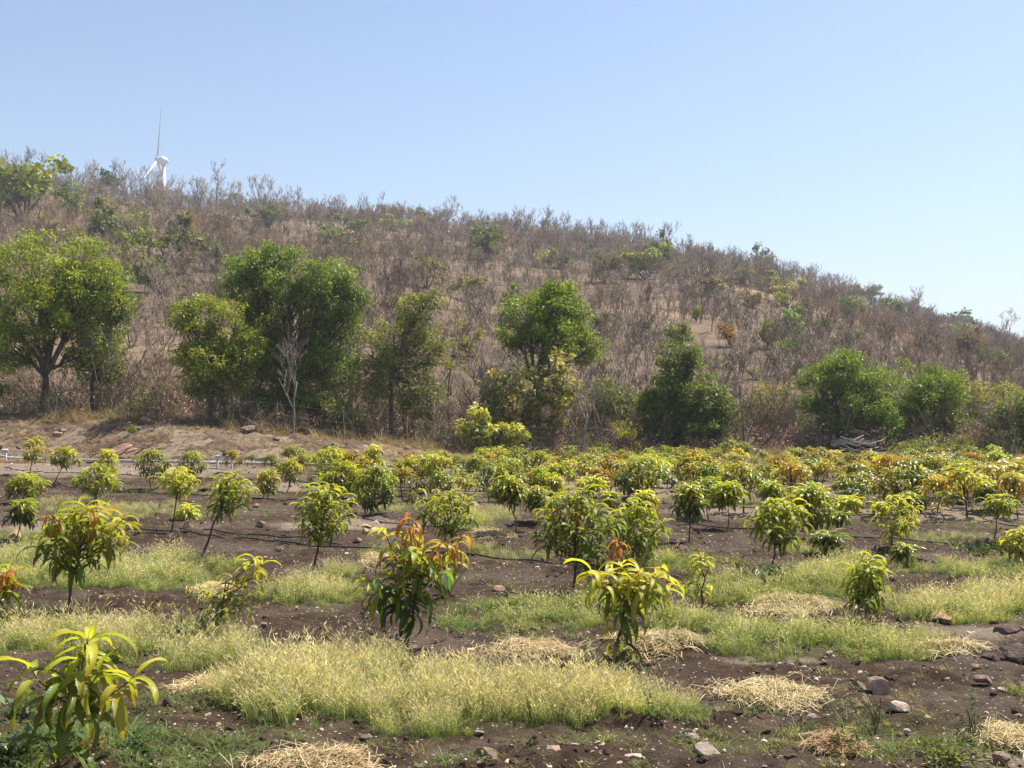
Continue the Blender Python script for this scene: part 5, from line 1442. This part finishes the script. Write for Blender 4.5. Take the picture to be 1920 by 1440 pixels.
# ------------------------------------------------------------------ brush pile, odd plants
def build_odd():
    # reddish earth mound with pale dry branches in front of the bank
    B = px_ground(225, 868); d = B[1]
    xs = np.linspace(-1, 1, 40); ys = np.linspace(-1, 1, 22)
    X, Y = np.meshgrid(xs, ys); R = np.sqrt(X * X + Y * Y)
    rx = 62 * d / FPX
    Z = .40 * np.clip(1 - R * R, 0, 1) ** .8 * (.7 + .6 * fbm(X * 2 + 3, Y * 2, 7, 3)) - .05
    V = np.stack([X * rx, Y * .7, Z], -1).reshape(-1, 3)
    F = [(j * 40 + i, j * 40 + i + 1, (j + 1) * 40 + i + 1, (j + 1) * 40 + i) for j in range(21) for i in range(39)]
    me = mesh_from('earth_mound', V, F, None, None, [plain_material('red_earth', (.27, .165, .115), .95, .1, .35, 3)], None, True)
    tag(obj('earth_mound', me, None, B + np.array([0, .5, 0])), 'low reddish earth mound before the bank', 'mound')
    rng = random.Random(6)
    root = empty('dry_branch', B + np.array([-.1, -.1, 0])); tag(root, 'pale dry cut branches lying on the reddish mound', 'branches')
    for i in range(16):
        a = np.array([rng.uniform(-.85, .9), rng.uniform(-.2, .1), .02 + .2 * rng.random()]); an = rng.uniform(-.1, .7) * rng.choice([1, 1, -1])
        ln = rng.uniform(.5, 1.1); b = a + np.array([ln * math.cos(an), rng.uniform(-.1, .2), ln * .38 * abs(math.sin(an)) + .1])
        m = MB(); P = curve_pts(a, b, 5, rng.uniform(.03, .14), rng, .03); m.tube(P, np.linspace(.018, .007, 5), 5, (1.3, 1.0, .7))
        q = P[3] + np.array([rng.uniform(-.2, .25), 0, rng.uniform(-.05, .2)]); m.tube(curve_pts(P[2], q, 3, .03, rng, .01), [.01, .008, .005], 4, (1.3, 1.0, .7))
        obj('branch', m.mesh('branch', [M_WOOD], True), root)
    # strap-leaved grass plant beside the red-tipped sapling
    def strap(label, px, py, hpx, n, seed, wide=.042, col=(.085, .15, .06), name='maize_plant', up=1.15):
        rng = random.Random(seed); B = px_ground(px, py); h = hpx * B[1] / FPX
        root = empty(name, B); tag(root, label, 'plant')
        for i in range(n):
            V, F_ = leaf_strip(h * rng.uniform(.75, 1.15), wide, up + rng.uniform(-.3, .15), rng.uniform(.2, .7), 7, .45)
            obj('leaf', mesh_from('strap_leaf', V, F_, None, leaf_tint(V), [M_LEAF], None, True), root, (0, 0, .01), (0, 0, i * 2.6 + rng.uniform(-.5, .5)), 1.0, jit(col, rng))
        return root
    strap('grey-green maize seedling with strap leaves beside the red-tipped sapling', 843, 1118, 78, 7, 3)
    strap('small upright strap-leaved grass plant at the right end of the tall grass', 1225, 1352, 60, 5, 4, .014, (.06, .10, .03), 'strap_grass', 1.2)
    strap('pale dry strap-leaved shoot right of the yellow sapling', 1790, 1035, 36, 4, 5, .02, (.26, .28, .14), 'strap_grass', 1.2)
    # weeds
    def weed(label, px, py, wpx, hpx, n, size, col, seed, narrow=.5, group='weeds on the soil'):
        rng = random.Random(seed); nr = np.random.RandomState(seed); B = px_ground(px, py); ppm = FPX / B[1]
        w, h = wpx / ppm / 2, hpx / ppm
        root = empty('weed', B); tag(root, label, 'weed', group)
        st, lf = MB(), MB(); cen = []
        for i in range(n):
            p = np.array([rng.gauss(0, .45) * w, rng.gauss(0, .4) * w, h * rng.uniform(.35, 1)])
            st.tube(curve_pts((0, 0, -.01), p, 4, .01, rng, .008), [.004, .0035, .003, .002], 4); cen.append(p)
            cen.append(p * .65)
        leaf_cloud(lf, rng, cen, [.05] * len(cen), 9, size, [np.ones(3) * nr.uniform(.7, 1.3) for _ in cen], .1, narrow)
        obj('stem', st.mesh('stem', [M_TWIG]), root); obj('foliage', lf.mesh('foliage', [M_LEAF]), root, color=col)
    weed('dark green leafy weed in the bottom left corner', 20, 1430, 110, 45, 16, .04, (.05, .085, .03), 1)
    weed('broad-leaved small weed left of the nearest sapling', 40, 1340, 40, 30, 5, .06, (.12, .18, .07), 2)
    weed('low yellow-green weed mat near the bottom right', 1780, 1428, 170, 24, 30, .026, (.17, .20, .06), 3)
    weed('tall thin green weed on the soil at the lower right', 1640, 1372, 40, 70, 6, .024, (.06, .10, .035), 4, .35)
    weed('tall thin green weed right of the other at the lower right', 1822, 1390, 40, 70, 6, .024, (.06, .10, .035), 5, .35)
    weed('dark broad weed at the foot of the green middle-right sapling', 1432, 1098, 90, 24, 16, .07, (.045, .085, .03), 6)
    weed('dark leafy weed behind the cut-back sapling', 375, 1215, 110, 40, 16, .05, (.07, .105, .03), 7)
    weed('rusty dry weed left of the cut-back sapling', 285, 1175, 40, 70, 9, .03, (.20, .12, .05), 8)
    weed('small rusty weed by the nearest sapling', 165, 1432, 30, 40, 6, .03, (.24, .10, .04), 9)
    weed('thin seedling weed on the soil in front of the straw heap', 1580, 1408, 40, 40, 5, .03, (.07, .11, .04), 11, .35)
    weed('dark green weed beside the far right hose', 1850, 1040, 120, 22, 14, .06, (.06, .09, .03), 12)
    d = 32.6; x = ray(250, 825)[0] * d
    root = empty('bank_shrub', (x, d, T(x, d) + .05)); tag(root, 'small yellow-green shrub on the face of the earth bank', 'shrub')
    f, s = BUSH[2]; obj('foliage', f, root, (0, 0, -.05), (0, 0, 1), (.24, .24, .25), (.26, .28, .05)); obj('stem', s, root, (0, 0, -.05), (0, 0, 1), (.24, .24, .25))
    # black nursery bags
    for i, px in enumerate([1572, 1580, 1640, 1649, 1657, 1665, 1674, 1683, 1692, 1745, 1756, 1768, 1780, 1792, 1806]):
        B = px_ground(px, 916 + (i % 3) * 1.5); r = .06
        root = empty('nursery_bag', B); tag(root, 'black plastic nursery bag in the row behind the orange-tipped saplings', 'bag', 'black nursery bags in a row')
        m = MB(); m.tube(np.array([[0, 0, -.01], [0, 0, .04], [.01, 0, .10], [.01, 0, .145]]), [r * .9, r * 1.08, r, r * .93], 9); obj('bag', m.mesh('bag', [M_BAG], True), root)
        m = MB(); m.tube(np.array([[.01, 0, .125], [.01, 0, .148]]), [r * .8, r * .9], 9, (.4, .35, .3)); obj('potting_soil', m.mesh('potting_soil', [M_WOOD]), root)
build_odd()

# ------------------------------------------------------------------ mango saplings, nearest ones leaf by leaf
S = sapling
S('nearest sapling at the lower left with long bright drooping leaves', 98, 1462, (25, 308, 1175, 1340), lean=(163, 1205), L=.215, seed=1, tips=[
    (163, 1197, 0, 13, 'y'), (156, 1228, -.02, 9, 'b'), (148, 1248, .04, 10, 'm'), (56, 1250, -.05, 6, 'y'), (252, 1268, -.06, 9, 'y'), (118, 1268, -.10, 7, 'm'), (185, 1262, -.10, 7, 'b'),
    (140, 1280, -.12, 6, 'm'), (108, 1300, .1, 5, 'm'), (128, 1310, -.06, 5, 'm'), (165, 1292, .14, 6, 'b'), (215, 1290, .16, 4, 'm'), (90, 1395, -.03, 4, 'm'), (118, 1398, -.05, 5, 'm')])
S('sapling cut by the left edge showing only red-brown young leaves', -32, 1175, (-90, 45, 1055, 1150), n=9, mood='b', reds=[(-5, 1070, 'o'), (8, 1075, 'o'), (18, 1068, 'r'), (-20, 1085, 'o')], seed=2, L=.19)
S('bushy left sapling with a few red leaf tips and forked stem', 130, 1145, (60, 245, 942, 1085), n=26, mood='b', L=.205, seed=3, dens=9, reds=[(88, 965, 'r'), (172, 955, 'o'), (232, 972, (.40, .30, .04))], stemtop=.45)
S('low cut-back sapling with bright shoots in the left grass', 408, 1195, (355, 510, 1035, 1190), lean=(424, 1088), L=.17, seed=4, tips=[
    (478, 1048, 0, 9, 'y'), (492, 1058, .05, 6, 'y'), (438, 1085, .05, 5, 'b'), (372, 1100, -.05, 6, 'b'), (398, 1112, -.08, 5, 'b'), (446, 1105, -.06, 6, 'm'), (468, 1118, -.02, 5, 'b'),
    (405, 1135, -.06, 6, 'm'), (425, 1128, -.08, 6, 'm'), (418, 1150, 0, 5, 'd'), (398, 1160, .03, 5, 'd'), (480, 1075, .03, 5, 'b')])
S('red-tipped dark green sapling in the middle front', 760, 1218, (675, 895, 965, 1170), lean=(782, 1085), L=.205, seed=5, tips=[
    (774, 974, 0, 9, 'o'), (765, 965, .05, 4, 'r'), (829, 1016, -.12, 11, 'o'), (868, 1006, -.05, 8, 'o'), (738, 1042, -.08, 7, 'r'), (722, 1000, .02, 8, 'b'), (760, 1015, .05, 9, 'y'), (795, 1025, -.05, 9, 'y'),
    (770, 1045, -.08, 9, 'b'), (850, 1025, .08, 8, 'b'), (692, 1096, -.06, 10, 'b'), (712, 1090, -.16, 8, 'm'), (735, 1085, -.12, 10, 'm'), (765, 1070, -.15, 10, 'm'), (800, 1060, -.12, 9, 'm'), (745, 1115, -.12, 9, 'd'), (775, 1100, -.10, 9, 'd'),
    (712, 1122, -.04, 7, 'd'), (810, 1085, .05, 8, 'm'), (760, 1135, .0, 7, 'd'), (785, 1120, .05, 7, 'd'), (830, 1060, .12, 8, 'b')])
S('bright yellow-green umbrella shaped sapling beside the straw heap', 1153, 1240, (1088, 1278, 1058, 1190), lean=(1170, 1128), L=.2, seed=6, tips=[
    (1165, 1062, 0, 11, 'y'), (1110, 1075, -.08, 12, 'y'), (1135, 1075, .06, 9, 'y'), (1200, 1070, .05, 10, 'y'), (1235, 1080, -.1, 13, 'y'), (1255, 1095, .02, 8, 'b'), (1180, 1085, -.12, 7, 'b'), (1215, 1095, -.08, 7, 'b'),
    (1130, 1100, .02, 7, 'm'), (1195, 1112, .08, 7, 'b'), (1165, 1125, -.06, 10, 'm'), (1180, 1125, .02, 8, 'm'), (1225, 1115, .1, 7, 'm'), (1158, 1192, -.02, 6, 'm'), (1168, 1190, -.03, 5, 'b'), (1212, 1066, .0, 4, 'o')])
S('big dark green sapling in the centre with orange leaves on its right', 1075, 1112, (988, 1168, 905, 1085), n=28, mood='m', L=.185, seed=7, dens=9, reds=[(1160, 1012, 'o'), (1042, 952, 'o'), (1078, 950, 'r'), (1166, 1020, 'n')], stemtop=.4)
S('yellowish drooping sapling right of the big central one', 1195, 1062, (1122, 1256, 935, 1055), n=25, mood='b', L=.18, seed=8, dens=9)
S('narrow column-shaped sapling standing in the right grass', 1605, 1170, (1588, 1668, 1030, 1162), n=13, mood='b', L=.175, seed=9, dens=9, lean=(1628, 1050), loww=6)
S('thin pale yellow sapling with few leaves right of centre', 1320, 1135, (1290, 1342, 1030, 1130), lean=(1314, 1045), L=.14, seed=10, tips=[
    (1312, 1040, 0, 9, 'y'), (1322, 1048, .02, 7, 'y'), (1300, 1060, .02, 4, 'y'), (1330, 1062, 0, 4, 'y'), (1312, 1095, 0, 5, 'y'), (1326, 1100, -.02, 5, 'y'), (1304, 1106, .02, 4, 'b')])
S('leafy green sapling on a straight stem right of centre', 1437, 1078, (1398, 1528, 930, 1038), n=24, mood='b', L=.18, seed=11, dens=9, stemtop=.5)
S('multi-stemmed yellow-green sapling on the right', 1675, 1032, (1635, 1735, 922, 1022), n=17, mood='y', L=.16, seed=12, dens=8)
S('sapling with bright top on a thin stem near the right edge', 1865, 1018, (1838, 1910, 925, 978), n=14, mood='b', L=.16, seed=13, dens=8)
S('sapling at the right edge with withered brown leaves', 1908, 1065, (1885, 1945, 985, 1055), n=11, mood='y', L=.16, seed=14, dens=8, reds=[(1893, 1025, 'n')])
S('tall yellow-green sapling left of the red-tipped one', 587, 1082, (548, 672, 905, 1028), n=24, mood='b', L=.175, seed=15, dens=9)
S('sapling on a long leaning stem in the left field', 366, 1062, (390, 476, 885, 978), n=17, mood='b', L=.165, seed=16, dens=9, lean=(425, 930))
S('umbrella sapling on a thin straight stem in the left field', 320, 998, (288, 382, 875, 940), n=18, mood='y', L=.16, seed=17, dens=8)
S('bright green sapling just behind the red-tipped one', 850, 1055, (770, 908, 915, 1015), n=22, mood='b', L=.17, seed=18, dens=8)

MIDG = 'saplings in the middle rows'
for k, (lab, bx, by, box, n, mood) in enumerate([
    ('tall dark sapling with an orange side leaf left of the central gap', 690, 968, (662, 748, 868, 960), 18, 'm'), ('pointed sapling rising above the far row left of centre', 700, 925, (680, 722, 835, 900), 9, 'b'),
    ('full round sapling before the bank at left', 180, 945, (138, 224, 868, 935), 16, 'b'), ('yellow sapling directly behind the full round one at left', 200, 915, (185, 222, 840, 895), 8, 'y'),
    ('spreading green sapling in the dry grass at far left', 45, 945, (12, 88, 885, 940), 13, 'b'), ('thin sapling with olive leaves at the left edge', 22, 1015, (20, 66, 935, 990), 9, 'm'),
    ('dark sapling with rusty top by the left bank', 55, 892, (40, 90, 818, 878), 11, 'o'), ('dark sapling on a crooked stem by the left bank', 97, 912, (93, 152, 835, 885), 11, 'o'),
    ('sapling with a red tuft before the bank', 284, 920, (250, 318, 840, 898), 13, 'm'), ('grey-green sapling right of the red-tufted one', 345, 905, (330, 392, 842, 900), 12, 'm'),
    ('orange-tinged sapling right of the leaning one', 490, 935, (475, 526, 878, 934), 10, 'o'), ('slim orange-tinged sapling in front of the bank end', 537, 922, (522, 566, 858, 908), 9, 'o'),
    ('broad yellow-green sapling before the bank end', 600, 912, (565, 660, 838, 908), 17, 'b'), ('sapling pressed behind the tall yellow-green one', 645, 935, (615, 680, 880, 945), 10, 'b'),
    ('wide dark sapling with orange tips left of centre', 815, 938, (775, 862, 850, 932), 18, 'o'), ('small sapling right of the wide orange-tipped one', 770, 930, (740, 790, 855, 905), 9, 'o'),
    ('drooping sapling on a thin stem in the middle of the field', 966, 1003, (918, 990, 890, 962), 15, 'm'), ('dark drooping sapling touching the one in the middle', 1010, 985, (978, 1034, 912, 968), 11, 'm'),
    ('bright little sapling on a leaning stem in the middle', 1046, 945, (1030, 1052, 890, 925), 5, 'y'), ('rust-topped slim sapling in the middle rows', 930, 940, (918, 958, 870, 930), 8, 'o'),
    ('dull green sapling with reddish side in the middle rows', 1008, 925, (985, 1032, 875, 918), 9, 'o'), ('yellow sapling arching behind the central one', 1115, 945, (1078, 1138, 892, 930), 11, 'y'),
    ('small shoot between the central sapling and the right rows', 1145, 965, (1130, 1160, 922, 950), 4, 'b'), ('orange-yellow sapling on a leaning stem right of centre', 1168, 945, (1162, 1208, 895, 930), 9, 'o'),
    ('pale yellow sapling in front of the orange-yellow one', 1200, 965, (1190, 1236, 918, 960), 8, 'y'), ('thin olive sapling left of the leafy straight one', 1290, 1020, (1268, 1320, 905, 985), 12, 'm'),
    ('yellowish sapling on a thin stem left of the leafy straight one', 1362, 992, (1332, 1396, 902, 958), 13, 'b'), ('reddish small sapling behind the yellowish one', 1336, 950, (1326, 1352, 892, 925), 5, 'o'),
    ('bright sapling behind the leafy straight one', 1445, 970, (1422, 1472, 902, 950), 10, 'b'), ('full green sapling right behind the leafy straight one', 1525, 1012, (1480, 1560, 905, 1000), 18, 'b'),
    ('yellow low sapling right of the full green one', 1590, 968, (1558, 1616, 930, 962), 9, 'y'), ('grey shoot hanging near the full green sapling', 1570, 992, (1558, 1592, 958, 988), 4, 'm'),
    ('yellow-green sapling behind the multi-stemmed one', 1700, 965, (1665, 1735, 922, 960), 12, 'b'), ('small pale shoot left of the multi-stemmed sapling', 1645, 970, (1636, 1664, 942, 965), 4, 'y'),
    ('orange-tipped round sapling before the black bags', 1600, 925, (1578, 1642, 868, 912), 13, 'o'), ('large orange-tipped sapling right of the black bags', 1716, 938, (1678, 1758, 872, 930), 16, 'o'),
    ('small sapling on a thin stem left of the right nursery', 1795, 945, (1786, 1814, 905, 930), 5, 'o'), ('dark green sapling behind the bright-topped right one', 1850, 965, (1822, 1880, 900, 948), 11, 'm'),
    ('green leafy sapling at the far right rows', 1895, 940, (1870, 1935, 885, 928), 12, 'b'), ('olive sapling between the right hoses', 1690, 1062, (1680, 1712, 1022, 1062), 6, 'm'),
    ('low green shoot right of the leafy straight sapling', 1545, 1045, (1520, 1580, 998, 1025), 7, 'm'), ('low olive sapling behind the left umbrella sapling', 345, 975, (330, 372, 945, 985), 6, 'y'),
    ('dark full sapling left of the far gap', 880, 905, (868, 915, 850, 892), 9, 'm'), ('wide green sapling at the far gap', 945, 912, (920, 978, 848, 900), 13, 'm'),
    ('orange-green wide sapling in the far rows right of the gap', 1068, 912, (1042, 1085, 860, 895), 10, 'o'), ('rust-topped wide sapling on a dark stem in the far rows', 1145, 912, (1130, 1180, 860, 900), 11, 'o'),
    ('dark stemmed sapling with rusty crown right of centre far rows', 1222, 925, (1205, 1262, 862, 905), 13, 'o')]):
    S(lab, bx, by, box, n=int(n * 1.25), mode='cluster', mood=mood, L=.165, seed=40 + k, group=MIDG, stemtop=.5)

# ------------------------------------------------------------------ far rows: ready-made kinds, copied
def far_kind(seed):
    rng = random.Random(seed); st, fo = MB(), MB()
    st.tube(curve_pts((0, 0, -.03), (rng.uniform(-.05, .05), 0, .7), 4, 0, rng, .01), [.018, .016, .013, .01], 5)
    n = rng.randrange(9, 19)
    for i in range(n):
        f = (i + .5) / n
        rr = math.sqrt(f) * rng.uniform(.28, .52); az = i * 2.4 + rng.uniform(-.4, .4)
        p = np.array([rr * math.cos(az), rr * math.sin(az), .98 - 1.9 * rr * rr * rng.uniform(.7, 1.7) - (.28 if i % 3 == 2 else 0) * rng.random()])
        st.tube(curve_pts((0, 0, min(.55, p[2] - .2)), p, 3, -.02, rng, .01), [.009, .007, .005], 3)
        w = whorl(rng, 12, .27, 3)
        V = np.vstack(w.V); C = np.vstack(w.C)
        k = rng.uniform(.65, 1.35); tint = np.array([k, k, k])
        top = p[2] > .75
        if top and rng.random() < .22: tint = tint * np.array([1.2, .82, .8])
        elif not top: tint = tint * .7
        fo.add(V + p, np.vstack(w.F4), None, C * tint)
    return st.mesh('stem', [M_STEM]), fo.mesh('foliage', [M_LEAF], True)
FAR = [far_kind(2000 + q) for q in range(14)]

def far_sapling(label, P, s, col, group, rng):
    a, b = FAR[rng.randrange(14)]
    root = empty('mango_sapling', P); tag(root, label, 'sapling', group)
    rz = rng.uniform(0, 6.28); s2 = s * rng.uniform(.85, 1.3); lx, ly = rng.gauss(0, .09), rng.gauss(0, .09)
    obj('stem', a, root, (0, 0, 0), (lx, ly, rz), (s2, s2, s))
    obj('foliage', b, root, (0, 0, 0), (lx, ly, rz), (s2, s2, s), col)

def build_far_rows():
    rng = random.Random(19)
    zones = [  # px0, px1, y0, y1 (ground pixels), step in m, label, group
        (868, 1290, 878, 896, .62, 'mango sapling in the crowded far row along the middle of the pipe', 'far row saplings by the middle of the pipe'),
        (1230, 1560, 880, 918, .62, 'mango sapling in the crowded far rows left of the hut', 'far row saplings left of the hut'),
        (1540, 2080, 878, 912, .55, 'mango sapling in the dense nursery block right of the hut', 'nursery saplings right of the hut'),
        (440, 870, 876, 888, .9, 'mango sapling in the far row under the end of the earth bank', 'far row saplings under the bank'),
        (600, 1320, 902, 950, 1.15, 'small mango sapling scattered before the pipe in the middle', 'scattered saplings before the pipe'),
        (1280, 2080, 918, 975, 1.1, 'small mango sapling scattered before the nursery block', 'scattered saplings before the nursery')]
    for (x0, x1, y0, y1, step, lab, grp) in zones:
        n0 = px_ground(960, y1)[1]; n1 = px_ground(960, y0)[1]
        d = n0
        while d <= n1 + .01:
            a, b = (x0 - 960) / FPX * d, (x1 - 960) / FPX * d
            x = a + rng.uniform(0, step)
            while x < b:
                xx, yy = x + rng.gauss(0, .12), d + rng.gauss(0, .25)
                if rng.random() < .88:
                    k = rng.random(); c = lerp(C_MID, C_BRIGHT, min(1, k * .95)); c = lerp(c, C_ORA, .26 if rng.random() < .26 else 0.0)
                    far_sapling(lab, (xx, yy, T(xx, yy)), rng.uniform(.36, .64) * (1.25 if 'scattered' in grp else 1), jit(c, rng), grp, rng)
                x += step * rng.uniform(.75, 1.35)
            d += .95
build_far_rows()

# ------------------------------------------------------------------ the dusty air of the plain
def build_haze():
    m = MB(); m.box((0, 0, (170.0 - 1.4) / 2), (5200, 5200, 170.0 + 1.4))
    n = NT('haze'); pv = n.n('ShaderNodeVolumePrincipled')
    pv.inputs['Color'].default_value = (.86, .92, 1.0, 1); pv.inputs['Density'].default_value = HAZE; pv.inputs['Anisotropy'].default_value = .05
    n.l(pv.outputs['Volume'], n.out.inputs['Volume'])
    tag(obj('haze', m.mesh('haze', [n.m])), 'pale dusty air over the hill', kind='stuff')
HAZE = .0005
build_haze()
